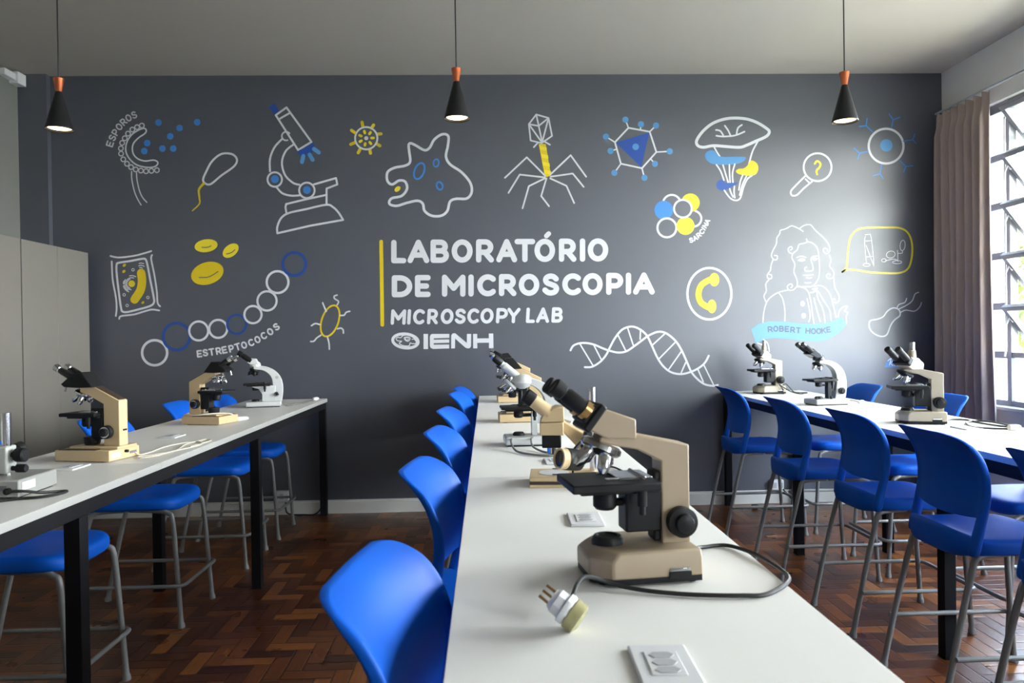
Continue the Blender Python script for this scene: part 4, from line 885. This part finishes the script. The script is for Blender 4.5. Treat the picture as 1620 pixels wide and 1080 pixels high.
def swivel(root, before, yaw, u=-0.045):
    for o in [q for q in bpy.data.objects if q.parent == root or (q.parent and q.parent.parent == root)]:
        if o.name in before: continue
        o.data.transform(Matrix.Translation((u, 0, 0)) @ Matrix.Rotation(yaw, 4, 'Z') @ Matrix.Translation((-u, 0, 0)))
def cream_scope(loc, rz, label, yaw=0.0, body='cream', trinocular=False, scale=1.0, group='square-armed cream microscopes'):
    root = empty('microscope', loc, rz, label, 'microscope', group); root.scale = (scale,) * 3
    b = MB(); hw = 0.083
    out = [(-0.108, 0.045), (-0.108, -0.045), (-0.072, -hw), (0.102, -hw), (0.102, hw), (-0.072, hw)]; n = len(out)
    top = [(x * (0.97 if x < 0 else 1), y * 0.97) for x, y in out]
    b.add([(x, y, 0.014) for x, y in out] + [(x, y, 0.046) for x, y in out] + [(x if x > 0 else x * 0.80, y * 0.93, 0.062) for x, y in out],
          [tuple(range(n - 1, -1, -1)), tuple(range(2 * n, 3 * n))] + [(a * n + i, a * n + (i + 1) % n, (a + 1) * n + (i + 1) % n, (a + 1) * n + i) for a in range(2) for i in range(n)])
    bo = b.build('base', body, root, bevel=0.004)
    f = MB(); f.add([(x * 0.985, y * 0.985, 0.004) for x, y in out] + [(x * 0.985, y * 0.985, 0.016) for x, y in out], [tuple(range(n - 1, -1, -1)), tuple(range(n, 2 * n))] + [(i, (i + 1) % n, n + (i + 1) % n, n + i) for i in range(n)])
    for (x, y) in ((-0.08, -0.05), (-0.08, 0.05), (0.085, -0.065), (0.085, 0.065)): f.cyl((x, y, 0.0), (x, y, 0.006), 0.010, n=14)
    f.build('underside', 'black', bo)
    d = MB(); d.bb(0.035, 0.078, -hw - 0.004, -hw + 0.006, 0.012, 0.024); d.build('light_dial', 'black', bo, bevel=0.001)
    d = MB(); d.bb(0.037, 0.076, -hw - 0.003, -hw + 0.006, 0.0245, 0.031); d.build('switch_plate', 'chrome', bo, bevel=0.001)
    a = MB(); a.prism([(0.044, 0.060), (0.101, 0.060), (0.101, 0.250), (0.0, 0.272), (-0.075, 0.272), (-0.080, 0.262), (-0.045, 0.252), (0.0, 0.243), (0.044, 0.220)], -0.027, 0.027); a.build('arm', body, root, bevel=0.003)
    h = MB(); before = {q.name for q in bpy.data.objects}
    if not trinocular:
        h.prism([(-0.008, 0.266), (-0.008, 0.303), (-0.074, 0.327), (-0.104, 0.288), (-0.066, 0.268)], -0.036, 0.036); h.lathe((-0.045, 0, 0.258), (0, 0, 1), [(0.026, 0), (0.028, 0.012)], 24)
        h.build('head', body, root, bevel=0.003)
        g = MB(); g.box((-0.091, 0, 0.3085), (0.016, 0.092, 0.060), (0, R(38), 0)); g.box((-0.100, 0, 0.316), (0.012, 0.084, 0.040), (0, R(38), 0)); g.build('eyepiece_plate', 'black', root, bevel=0.004)
        for sv in (-1, 1):
            g = MB(); g.cyl((-0.100, sv * 0.029, 0.319), (-0.111, sv * 0.029, 0.3275), 0.0185, n=20); g.build('eyepiece_collar', 'brass', root)
        eyepieces(root, (-0.100, 0.319), (-0.168, 0.372), 0.0160, 0.029, 'black', 'black')
    else:
        h.prism([(0.012, 0.266), (0.016, 0.296), (-0.024, 0.326), (-0.068, 0.330), (-0.104, 0.290), (-0.066, 0.268)], -0.034, 0.034); h.build('head', body, root, bevel=0.004)
        g = MB(); g.box((-0.094, 0, 0.312), (0.030, 0.092, 0.044), (0, R(36), 0)); g.build('eyepiece_plate', 'black', root, bevel=0.006)
        t = MB(); t.lathe((-0.028, 0, 0.318), (0, 0, 1), [(0.019, 0), (0.017, 0.045), (0.0135, 0.047), (0.0135, 0.050)], 24); t.build('camera_port', body, root)
        t = MB(); t.lathe((-0.028, 0, 0.360), (0, 0, 1), [(0.0125, 0), (0.0125, 0.045), (0.011, 0.046)], 24); t.build('camera_tube', 'chrome', root)
        eyepieces(root, (-0.098, 0.318), (-0.170, 0.376), 0.0155, 0.030, 'black', 'black')
    if yaw: swivel(root, before, yaw)
    nosepiece(root, (-0.066, 0.254), R(24), 1.12, 'chrome', 'chrome' if not trinocular else 'black')
    stage(root, -0.142, 0.030, 0.068, 0.188, 0.016)
    s = MB(); s.bb(-0.028, 0.045, -0.026, 0.026, 0.085, 0.172); s.bb(0.030, 0.046, -0.020, 0.020, 0.065, 0.20); s.build('focus_block', 'black', root, bevel=0.004)
    s = MB(); s.lathe((-0.062, 0, 0.128), (0, 0, 1), [(0.018, 0), (0.023, 0.006), (0.023, 0.028), (0.014, 0.042)], 24); s.cyl((-0.062, 0, 0.14), (-0.02, 0, 0.14), 0.008, n=12); s.build('condenser', 'black', root)
    s = MB(); s.lathe((-0.058, 0, 0.060), (0, 0, 1), [(0.031, 0), (0.031, 0.008), (0.026, 0.017), (0.020, 0.0175), (0.019, 0.014)], 28); s.build('lamp_housing', 'black', root)
    knob(root, 0.079, 0.104, 0.026, 0.062, 0.0295)
    return root

def peach_scope(loc, rz, label, group='peach microscopes with black binocular heads', detail=True):
    root = empty('microscope', loc, rz, label, 'microscope', group)
    b = MB(); b.bb(-0.122, 0.118, -0.088, 0.088, 0.003, 0.046); b.bb(-0.085, 0.130, -0.055, 0.060, 0.046, 0.057); bo = b.build('base', 'peach', root, bevel=0.003)
    f = MB()
    for (x, y) in ((-0.09, -0.06), (-0.09, 0.06), (0.085, -0.065), (0.085, 0.065)): f.cyl((x, y, 0.0), (x, y, 0.006), 0.012, n=14)
    f.build('foot', 'black', bo)
    f = MB(); f.bb(-0.108, 0.055, -0.084, -0.058, 0.0455, 0.0485); f.bb(-0.108, 0.055, 0.063, 0.084, 0.0455, 0.0485); f.build('top_panel', 'dark_brown', bo)
    f = MB(); f.bb(0.1175, 0.1195, -0.074, -0.026, 0.014, 0.034); f.build('paper_tag', 'paper', bo)
    f = MB(); f.bb(0.1175, 0.1190, 0.030, 0.070, 0.018, 0.028); f.build('name_plate', 'grey_print', bo)
    f = MB(); f.cyl((0.116, 0.005, 0.032), (0.130, 0.005, 0.032), 0.006, n=12); f.build('power_switch', 'black', bo)
    a = MB(); a.prism([(0.046, 0.055), (0.116, 0.055), (0.116, 0.236), (0.010, 0.288), (-0.055, 0.289), (-0.060, 0.268), (-0.020, 0.256), (0.046, 0.222)], -0.025, 0.025); ao = a.build('arm', 'peach', root, bevel=0.003)
    a = MB(); a.add([(0.111, -0.019, 0.2400), (0.010, -0.019, 0.2896), (0.010, 0.019, 0.2896), (0.111, 0.019, 0.2400), (0.111, -0.019, 0.2350), (0.010, -0.019, 0.2846), (0.010, 0.019, 0.2846), (0.111, 0.019, 0.2350)], [(0, 1, 2, 3), (7, 6, 5, 4), (0, 4, 5, 1), (1, 5, 6, 2), (2, 6, 7, 3), (3, 7, 4, 0)]); a.build('top_strip', 'dark_brown', ao)
    a = MB(); a.bb(0.114, 0.1185, -0.004, 0.016, 0.114, 0.121); a.build('arm_slot', 'black', ao)
    h = MB(); h.prism([(0.010, 0.289), (-0.040, 0.350), (-0.078, 0.345), (-0.134, 0.302), (-0.118, 0.290), (-0.060, 0.287)], -0.040, 0.040); h.build('head', 'black', root, bevel=0.004)
    h = MB(); h.cyl((-0.123, -0.02, 0.296), (-0.128, -0.022, 0.272), 0.004, n=10); h.cyl((-0.10, 0.02, 0.292), (-0.105, 0.022, 0.272), 0.004, n=10); h.build('clamp_screw', 'chrome', root)
    eyepieces(root, (-0.088, 0.328), (-0.166, 0.372), 0.0135, 0.028, 'black_gloss', 'chrome')
    nosepiece(root, (-0.055, 0.268), R(18), 1.0, 'chrome', 'chrome')
    stage(root, -0.125, 0.034, 0.062, 0.187, 0.014)
    s = MB(); s.bb(-0.012, 0.040, -0.024, 0.024, 0.082, 0.205); s.build('focus_block', 'black', root, bevel=0.003)
    s = MB(); s.lathe((-0.045, 0, 0.130), (0, 0, 1), [(0.018, 0), (0.022, 0.006), (0.022, 0.030), (0.014, 0.044)], 24); s.build('condenser', 'black', root)
    s = MB(); s.lathe((-0.026, 0, 0.055), (0, 0, 1), [(0.026, 0), (0.030, 0.010), (0.032, 0.034), (0.024, 0.036)], 24); s.build('lamp_housing', 'black', root)
    knob(root, 0.068, 0.112, 0.025, 0.062, 0.027, 'black', 'chrome')
    return root

def curved_scope(loc, rz, label, body, head='black', mono=False, group='white microscopes with a curved arm', bracket=False):
    root = empty('microscope', loc, rz, label, 'microscope', group)
    b = MB(); b.bb(-0.118, 0.118, -0.072, 0.072, 0.006, 0.040); bo = b.build('base', body, root, bevel=0.009, seg=3)
    f = MB(); f.bb(-0.108, 0.108, -0.064, 0.064, 0.0, 0.008); f.build('foot', 'black', bo)
    outer = [(0.122, 0.036), (0.131, 0.10), (0.130, 0.155), (0.116, 0.205), (0.086, 0.245), (0.044, 0.272), (-0.005, 0.286), (-0.062, 0.288)]
    inner = [(-0.064, 0.262), (-0.012, 0.258), (0.026, 0.238), (0.050, 0.208), (0.060, 0.17), (0.058, 0.11), (0.046, 0.036)]
    pf = [(q.x, q.y) for q in spline([Vector(p) for p in outer], 4)] + [(q.x, q.y) for q in spline([Vector(p) for p in inner], 4)]
    a = MB(); a.prism(pf, -0.025, 0.025); ao = a.build('arm', body, root, bevel=0.004)
    if not mono:
        a = MB(); a.cyl((0.090, -0.024, 0.205), (0.090, -0.027, 0.205), 0.011, n=18); a.build('arm_cap', 'grey_enamel', ao)
    if bracket:
        a = MB(); a.prism([(-0.075, 0.148), (-0.075, 0.140), (-0.03, 0.126), (-0.01, 0.09), (-0.01, 0.038), (0.08, 0.038), (0.08, 0.148)], -0.030, 0.030); a.build('stage_bracket', body, root, bevel=0.003)
    else:
        a = MB(); a.bb(0.000, 0.024, -0.017, 0.017, 0.040, 0.175); a.bb(0.02, 0.064, -0.014, 0.014, 0.09, 0.15); a.build('rack', body if mono else 'black', root, bevel=0.002)
    if mono:
        h = MB(); h.lathe((-0.037, 0, 0.240), (0, 0, 1), [(0.012, 0), (0.034, 0.010), (0.046, 0.028), (0.043, 0.045), (0.030, 0.058), (0.010, 0.064)], 32); h.build('head', body, root)
        p0, p1 = Vector((-0.050, 0, 0.285)), Vector((-0.158, 0, 0.378)); d = p1 - p0
        h = MB(); h.lathe(p0, d, [(0.017, -0.02), (0.017, 0.085), (0.014, 0.088), (0.014, 0.10)], 24); h.build('body_tube', body, root)
        h = MB(); h.lathe(p0 + d.normalized() * 0.098, d, [(0.0135, 0), (0.0165, 0.004), (0.0165, 0.040), (0.012, 0.044)], 24); eo = h.build('eyepiece', 'black', root)
        h = MB(); h.lathe(p0 + d.normalized() * 0.140, d, [(0.010, 0), (0.010, 0.010), (0.008, 0.011)], 20); h.build('eye_lens', 'chrome', eo)
        nosepiece(root, (-0.085, 0.262), R(42), 0.85, 'chrome', 'white_enamel')
    else:
        h = MB(); h.lathe((-0.052, 0, 0.284), (0, 0, 1), [(0.036, 0), (0.037, 0.010), (0.032, 0.026), (0.018, 0.036), (0.006, 0.038)], 32); h.build('head', 'black_gloss' if not bracket else body, root)
        hm = head
        if bracket:
            h = MB(); h.prism([(-0.026, 0.300), (-0.044, 0.338), (-0.086, 0.342), (-0.106, 0.312), (-0.080, 0.296)], -0.038, 0.038); h.build('prism_box', body, root, bevel=0.006)
            eyepieces(root, (-0.078, 0.322), (-0.164, 0.384), 0.0175, 0.026, 'black', 'black'); 
        else:
            h = MB(); h.prism([(-0.046, 0.302), (-0.060, 0.328), (-0.116, 0.362), (-0.140, 0.326), (-0.090, 0.298)], -0.040, 0.040); h.build('prism_box', hm, root, bevel=0.005)
            eyepieces(root, (-0.118, 0.340), (-0.188, 0.392), 0.0150, 0.029, 'black', 'black_gloss')
        nosepiece(root, (-0.058, 0.262), R(16), 0.92, 'chrome' if not bracket else 'black', 'black')
    stage(root, -0.132, 0.045, 0.062, 0.166, 0.012, holder='black' if not bracket else 'dark_brown')
    s = MB(); s.lathe((-0.055, 0, 0.116), (0, 0, 1), [(0.016, 0), (0.021, 0.006), (0.021, 0.024), (0.014, 0.036)], 24); s.cyl((-0.055, 0, 0.125), (0.01, 0, 0.125), 0.006, n=10); s.build('condenser', 'black', root)
    s = MB(); s.lathe((-0.055, 0, 0.040), (0, 0, 1), [(0.026, 0), (0.026, 0.006), (0.020, 0.014), (0.012, 0.0145)], 24); s.build('lamp_housing', 'black', root)
    if not bracket and not mono:
        s = MB(); s.cyl((-0.10, -0.045, 0.040), (-0.10, -0.045, 0.058), 0.008, n=12); s.cyl((0.0, -0.05, 0.040), (0.0, -0.05, 0.058), 0.008, n=12); s.build('switch_button', 'black', root)
    knob(root, 0.088, 0.088, 0.024, 0.050, 0.022 if not bracket else 0.016, 'black', None if not bracket else 'chrome')
    return root

def stereo_scope(loc, rz, label, style):
    root = empty('stereo_microscope', loc, rz, label, 'microscope')
    body = 'peach' if style == 'peach' else 'grey_enamel'
    if style == 'peach':
        b = MB(); b.bb(-0.115, 0.115, -0.075, 0.075, 0.019, 0.033); bo = b.build('base', 'peach', root, bevel=0.002)
        b = MB(); b.bb(-0.115, 0.115, -0.075, 0.075, 0.010, 0.019); b.build('dark_band', 'dark_brown', bo); b = MB(); b.bb(-0.115, 0.115, -0.075, 0.075, 0.0, 0.010); b.build('lower_plate', 'peach', bo, bevel=0.002)
        b = MB(); b.lathe((-0.040, 0, 0.033), (0, 0, 1), [(0.048, 0), (0.048, 0.0016)], 36); b.build('stage_disc', 'white_plastic', bo)
        for s in (-1, 1):
            c = MB(); c.bb(0.015, 0.021, s * 0.05 - 0.004, s * 0.05 + 0.004, 0.033, 0.060); c.bb(-0.045, 0.021, s * 0.05 - 0.004, s * 0.05 + 0.004, 0.036, 0.038); c.build('specimen_clip', 'black', bo)
        p = MB(); p.cyl((0.085, 0.03, 0.033), (0.085, 0.03, 0.300), 0.0105, n=20); p.build('post', 'chrome', root)
        h = MB(); h.prism([(-0.082, 0.156), (-0.008, 0.156), (-0.008, 0.196), (-0.082, 0.196)], -0.045, 0.045); h.prism([(-0.082, 0.198), (-0.006, 0.198), (-0.006, 0.244), (-0.034, 0.244), (-0.070, 0.222)], -0.046, 0.046); h.build('head', 'peach', root, bevel=0.003)
        p0, p1 = Vector((-0.052, 0, 0.222)), Vector((-0.132, 0, 0.284)); d = p1 - p0
        for s in (-1, 1):
            t = MB(); t.lathe(p0 + Vector((0, s * 0.028, 0)), d, [(0.021, 0), (0.019, 0.062), (0.017, 0.064)], 24); to = t.build('eyepiece_tube', 'peach', root)
            t = MB(); t.lathe(p0 + Vector((0, s * 0.028, 0)) + d.normalized() * 0.062, d, [(0.018, 0), (0.0215, 0.003), (0.0215, 0.030), (0.016, 0.034)], 24); t.build('eyecup', 'black', to)
        a = MB(); a.prism([(-0.010, 0.196), (-0.010, 0.164), (0.050, 0.098), (0.100, 0.098), (0.100, 0.148), (0.072, 0.150)], -0.024, 0.045); a.build('arm', 'peach', root, bevel=0.004)
        knob(root, 0.066, 0.128, 0.040, 0.074, 0.024)
        o = MB(); o.bb(-0.076, -0.016, -0.038, 0.038, 0.116, 0.156); o.build('objective_block', 'black', root, bevel=0.004)
        for s in (-1, 1):
            o = MB(); o.cyl((-0.046, s * 0.016, 0.122), (-0.046, s * 0.016, 0.098), 0.014, n=18); o.build('objective', 'chrome', root)
        c0 = Vector((0.018, -0.120, 0.094)); ax = Vector((-0.80, -0.52, 0.16))
        l_ = MB(); l_.lathe(c0, ax, [(0.018, -0.030), (0.031, -0.022), (0.033, -0.008), (0.033, 0.028)], 28); lo = l_.build('lamp', 'black', root)
        l_ = MB(); l_.lathe(c0, ax, [(0.031, 0.027), (0.031, 0.052), (0.026, 0.053), (0.024, 0.046)], 28); l_.build('lamp_collar', 'peach', lo)
        l_ = MB(); l_.lathe(c0, ax, [(0.025, 0.045), (0.024, 0.049), (0.012, 0.0495)], 24); l_.build('lamp_lens', 'black_gloss', lo)
        l_ = MB(); l_.tube(spline([c0 + Vector((0.0, 0.02, 0.02)), (0.040, -0.075, 0.135), (0.068, -0.04, 0.150), (0.082, 0.02, 0.158)], 6), 0.006, 10); l_.lathe((0.062, -0.055, 0.160), (0.3, -0.9, 0.2), [(0.008, 0), (0.014, 0.006), (0.014, 0.022), (0.009, 0.026)], 18); l_.build('lamp_bracket', 'black', lo)
    else:
        b = MB(); b.bb(-0.19, 0.085, -0.10, 0.10, 0.004, 0.056); bo = b.build('base', 'dull_grey', root, bevel=0.005)
        b = MB(); b.bb(-0.18, 0.075, -0.09, 0.09, 0, 0.006); b.build('foot', 'black', bo)
        b = MB(); b.bb(0.0845, 0.0862, -0.085, -0.02, 0.022, 0.046); b.build('paper_tag', 'paper', bo)
        b = MB(); b.bb(0.02, 0.05, -0.1012, -0.0998, 0.024, 0.040); b.build('name_plate', 'grey_print', bo)
        b = MB(); b.cyl((0.055, -0.099, 0.024), (0.055, -0.112, 0.024), 0.010, n=14); b.build('power_inlet', 'black', bo)
        p = MB(); p.cyl((-0.012, 0, 0.055), (-0.012, 0, 0.250), 0.013, n=20); p.build('post', 'chrome', root)
        a = MB(); a.bb(-0.075, 0.004, -0.026, 0.026, 0.062, 0.148); a.bb(-0.15, -0.07, -0.024, 0.024, 0.10, 0.148); a.build('arm', 'grey_enamel', root, bevel=0.006)
        h = MB(); h.bb(-0.20, -0.10, -0.045, 0.045, 0.14, 0.22); h.lathe((-0.15, 0, 0.142), (0, 0, -1), [(0.036, 0), (0.034, 0.03), (0.026, 0.034)], 24); h.build('head', 'grey_enamel', root, bevel=0.006)
        eyepieces(root, (-0.17, 0.20), (-0.25, 0.29), 0.017, 0.03, 'grey_enamel', 'black')
        for zz_ in (0.118, 0.076):
            k_ = MB(); rr = 0.022 if zz_ > 0.1 else 0.013
            k_.lathe((0.003, 0, zz_), (1, -0.1, 0.0), [(0.008, 0), (0.008, 0.016), (rr, 0.018), (rr, 0.044), (rr * 0.8, 0.048)], 20); k_.build('focus_knob', 'black', root)
        k_ = MB(); k_.lathe((-0.005, 0.026, 0.128), (0.1, 1, 0.2), [(0.010, 0), (0.020, 0.006), (0.020, 0.03)], 18); k_.build('clamp_knob', 'black', root)
    return root

t0 = TZ
# middle table
c1 = cream_scope((0.286, 1.435, t0), R(7.5), 'large cream microscope nearest to the camera on the middle table', scale=1.0)
cab = lcable(c1, [(0.400, 1.50, 0.022), (0.43, 1.545, 0.012), (0.457, 1.575), (0.515, 1.583), (0.548, 1.50, 0.008), (0.562, 1.41, 0.006), (0.550, 1.345, 0.006), (0.488, 1.285, 0.004), (0.44, 1.278), (0.372, 1.286), (0.319, 1.300), (0.270, 1.318, 0.006), (0.230, 1.335, 0.010), (0.196, 1.335, 0.022), (0.168, 1.300, 0.038), (0.148, 1.255, 0.040), (0.132, 1.195, 0.036)], 0.0042, 'cable_black')
inv = (Matrix.Translation(c1.location) @ Matrix.Rotation(c1.rotation_euler.z, 4, 'Z')).inverted()
R3 = Matrix.Rotation(-c1.rotation_euler.z, 3, 'Z')
A = inv @ Vector((0.130, 1.160, t0 + 0.0245)); D = R3 @ Vector((-0.070, 0.030, 0.050)); D.normalize()
p = MB(); p.lathe(A, D, [(0.0230, 0.006), (0.0260, 0.010), (0.0260, 0.018), (0.0215, 0.020), (0.0215, 0.034), (0.0180, 0.038), (0.0160, 0.042)], 8); po = p.build('plug', 'white_plastic', cab)
p = MB(); p.lathe(A, D, [(0.0150, -0.016), (0.0245, -0.012), (0.0255, 0.005), (0.0245, 0.0062)], 20); p.build('plug_cover', 'olive_clear', po)
S = Vector((0, 0, 1)) - D * D.z; S.normalize(); S2 = D.cross(S)
for i, q in enumerate((-1, 0, 1)):
    p = MB(); o_ = A + D * 0.041 + (S * 0.75 + S2 * 0.66) * q * 0.0105; p.cyl(o_, o_ + D * 0.019, 0.0024, n=10); p.build('pin', 'brass', po)
c2 = stereo_scope((0.246, 2.325, t0), R(-5), 'peach stereo microscope on a chrome post, behind the nearest microscope', 'peach')
lcable(c2, [(0.36, 2.36, 0.03), (0.39, 2.38, 0.01), (0.43, 2.36), (0.455, 2.42), (0.44, 2.55), (0.40, 2.6)], 0.0035, 'cable_black')
c3 = curved_scope((0.187, 3.185, t0), R(3), 'white single-eyepiece microscope with curved arm on the middle table', 'white_enamel', mono=True)
lcable(c3, [(0.10, 3.12, 0.034), (0.095, 3.06, 0.028), (0.105, 2.99, 0.01), (0.125, 2.93), (0.18, 2.86), (0.235, 2.83), (0.27, 2.86), (0.22, 2.93), (0.185, 3.02, 0.012), (0.18, 3.09, 0.03), (0.19, 3.12, 0.036)], 0.0045, 'cable_grey')
c4 = peach_scope((0.182, 4.075, t0), R(2), 'peach microscope with black head on the middle table, behind the white one')
lcable(c4, [(0.31, 4.12, 0.02), (0.36, 4.14), (0.42, 4.05), (0.44, 3.9), (0.40, 3.8), (0.36, 3.9), (0.40, 4.0), (0.45, 3.95)], 0.0035, 'cable_white')
c5 = peach_scope((0.192, 5.30, t0), R(2), 'farthest peach microscope on the middle table, mostly hidden near the wall')
lcable(c5, [(0.32, 5.34, 0.03), (0.345, 5.33, 0.07), (0.38, 5.30, 0.10), (0.42, 5.30, 0.095), (0.435, 5.30, 0.05), (0.41, 5.30, 0.012), (0.38, 5.28), (0.36, 5.2)], 0.004, 'cable_black')
# left table
stereo = stereo_scope((-1.497, 2.37, t0), R(0), 'grey stereo microscope with chrome post cut by the left picture edge', 'grey')
lcable(stereo, [(-1.442, 2.258, 0.024), (-1.43, 2.262, 0.024), (-1.40, 2.275, 0.022), (-1.37, 2.30, 0.012), (-1.335, 2.34, 0.006), (-1.312, 2.345), (-1.316, 2.30), (-1.35, 2.26), (-1.40, 2.245), (-1.45, 2.20), (-1.49, 2.10)], 0.0045, 'cable_black')
m1 = peach_scope((-1.566, 3.025, t0), R(-12), 'peach microscope on the left table nearest to the camera, eyepieces to the left', 'peach microscopes on the left table')
lcable(m1, [(-1.44, 3.06, 0.02), (-1.425, 3.07, 0.006), (-1.42, 3.16), (-1.42, 3.34), (-1.35, 3.46), (-1.29, 3.36), (-1.32, 3.20), (-1.37, 3.08), (-1.41, 3.04), (-1.39, 3.00), (-1.35, 3.05), (-1.33, 3.20), (-1.36, 3.38), (-1.33, 3.52), (-1.29, 3.48), (-1.31, 3.3)], 0.0025, 'cable_white')
m2 = peach_scope((-1.575, 4.25, t0), R(164), 'peach microscope on the left table with eyepieces turned to the right', 'peach microscopes on the left table')
lcable(m2, [(-1.69, 4.24, 0.06), (-1.67, 4.17, 0.062), (-1.62, 4.14, 0.058), (-1.56, 4.14, 0.062), (-1.50, 4.18, 0.062), (-1.455, 4.25, 0.05), (-1.44, 4.30, 0.01), (-1.43, 4.34)], 0.004, 'cable_white', (-1.455, 4.33, -1.40, 4.37))
m3 = curved_scope((-1.572, 5.255, t0), R(14), 'white curved-arm microscope at the far end of the left table', 'white_enamel', 'black', bracket=True)
lcable(m3, [(-1.455, 5.31, 0.02), (-1.44, 5.33, 0.006), (-1.40, 5.45), (-1.35, 5.58), (-1.31, 5.66), (-1.33, 5.50), (-1.37, 5.32), (-1.42, 5.28), (-1.40, 5.42), (-1.34, 5.60), (-1.31, 5.70)], 0.0035, 'cable_grey', (-1.325, 5.67, -1.30, 5.73))
# right table
r1 = cream_scope((2.155, 5.60, t0), R(4), 'cream microscope at the far end of the right table beside the wall', R(22), 'pale_cream', trinocular=True, group='cream trinocular microscopes on the right table')
lcable(r1, [(2.24, 5.52, 0.03), (2.20, 5.50, 0.075), (2.215, 5.49, 0.06), (2.28, 5.47, 0.02), (2.34, 5.46), (2.39, 5.50), (2.43, 5.55), (2.36, 5.60), (2.33, 5.62, 0.04), (2.30, 5.63, 0.07), (2.27, 5.62, 0.05)], 0.004, 'cable_black')
r2 = curved_scope((2.168, 4.66, t0), R(10), 'white curved-arm microscope with black head on the right table', 'grey_enamel', 'black_gloss')
lcable(r2, [(2.29, 4.70, 0.02), (2.33, 4.72, 0.010), (2.37, 4.85), (2.42, 4.98), (2.44, 4.80), (2.34, 4.60), (2.25, 4.52), (2.12, 4.48), (2.02, 4.45)], 0.0035, 'cable_white', (2.36, 4.62, 2.41, 4.66))
r3 = cream_scope((2.180, 3.655, t0), R(-18), 'cream microscope with upright chrome tube on the right table, nearest the curtain', R(40), 'pale_cream', trinocular=True, group='cream trinocular microscopes on the right table')
lcable(r3, [(2.285, 3.66, 0.02), (2.32, 3.68, 0.006), (2.38, 3.72), (2.44, 3.69), (2.425, 3.58), (2.43, 3.44), (2.47, 3.36), (2.40, 3.33), (2.33, 3.36), (2.29, 3.42), (2.36, 3.57), (2.45, 3.64), (2.50, 3.60), (2.49, 3.46), (2.45, 3.38)], 0.0042, 'cable_black', (2.385, 3.315, 2.445, 3.315), 'cable_white')

# ------------------------------------------------------------------ outside
b = MB(); b.bb(XR + WT + 0.3, 40, -30, 40, -0.5, -0.4); tag(b.build('ground_outside', 'grass'), kind='structure')
def tree(x, y, h, rad, seed, label):
    rng = random.Random(seed); root = empty('tree', (x, y, -0.4), 0, label, 'tree', 'trees outside the window')
    t = MB(); t.tube([(0, 0, 0), (0.05, 0.03, h * 0.3), (0.0, 0.1, h * 0.6)], [0.12, 0.09, 0.06], 10); t.build('trunk', 'bark', root)
    f = MB()
    for i in range(2600):
        while True:
            q = Vector((rng.uniform(-1, 1), rng.uniform(-1, 1), rng.uniform(-1, 1)))
            if 0.25 < q.length < 1: break
        c = Vector((q.x * rad, q.y * rad, h * 0.62 + q.z * h * 0.40)); a = Vector((rng.gauss(0, 1), rng.gauss(0, 1), rng.gauss(0, 1))).normalized(); s = rng.uniform(0.07, 0.14); u = a.orthogonal().normalized(); w = a.cross(u)
        f.add([c - u * s, c - w * s * 0.4 + a * s * .1, c + u * s, c + w * s * 0.4 + a * s * .1], [(0, 1, 2, 3)])
    f.build('foliage', 'leaf', root, smooth=False)
tree(8.4, 11.6, 3.5, 1.5, 3, 'leafy green tree outside, seen through the open window')
tree(11.2, 13.6, 4.2, 1.7, 5, 'second leafy tree farther outside the window')
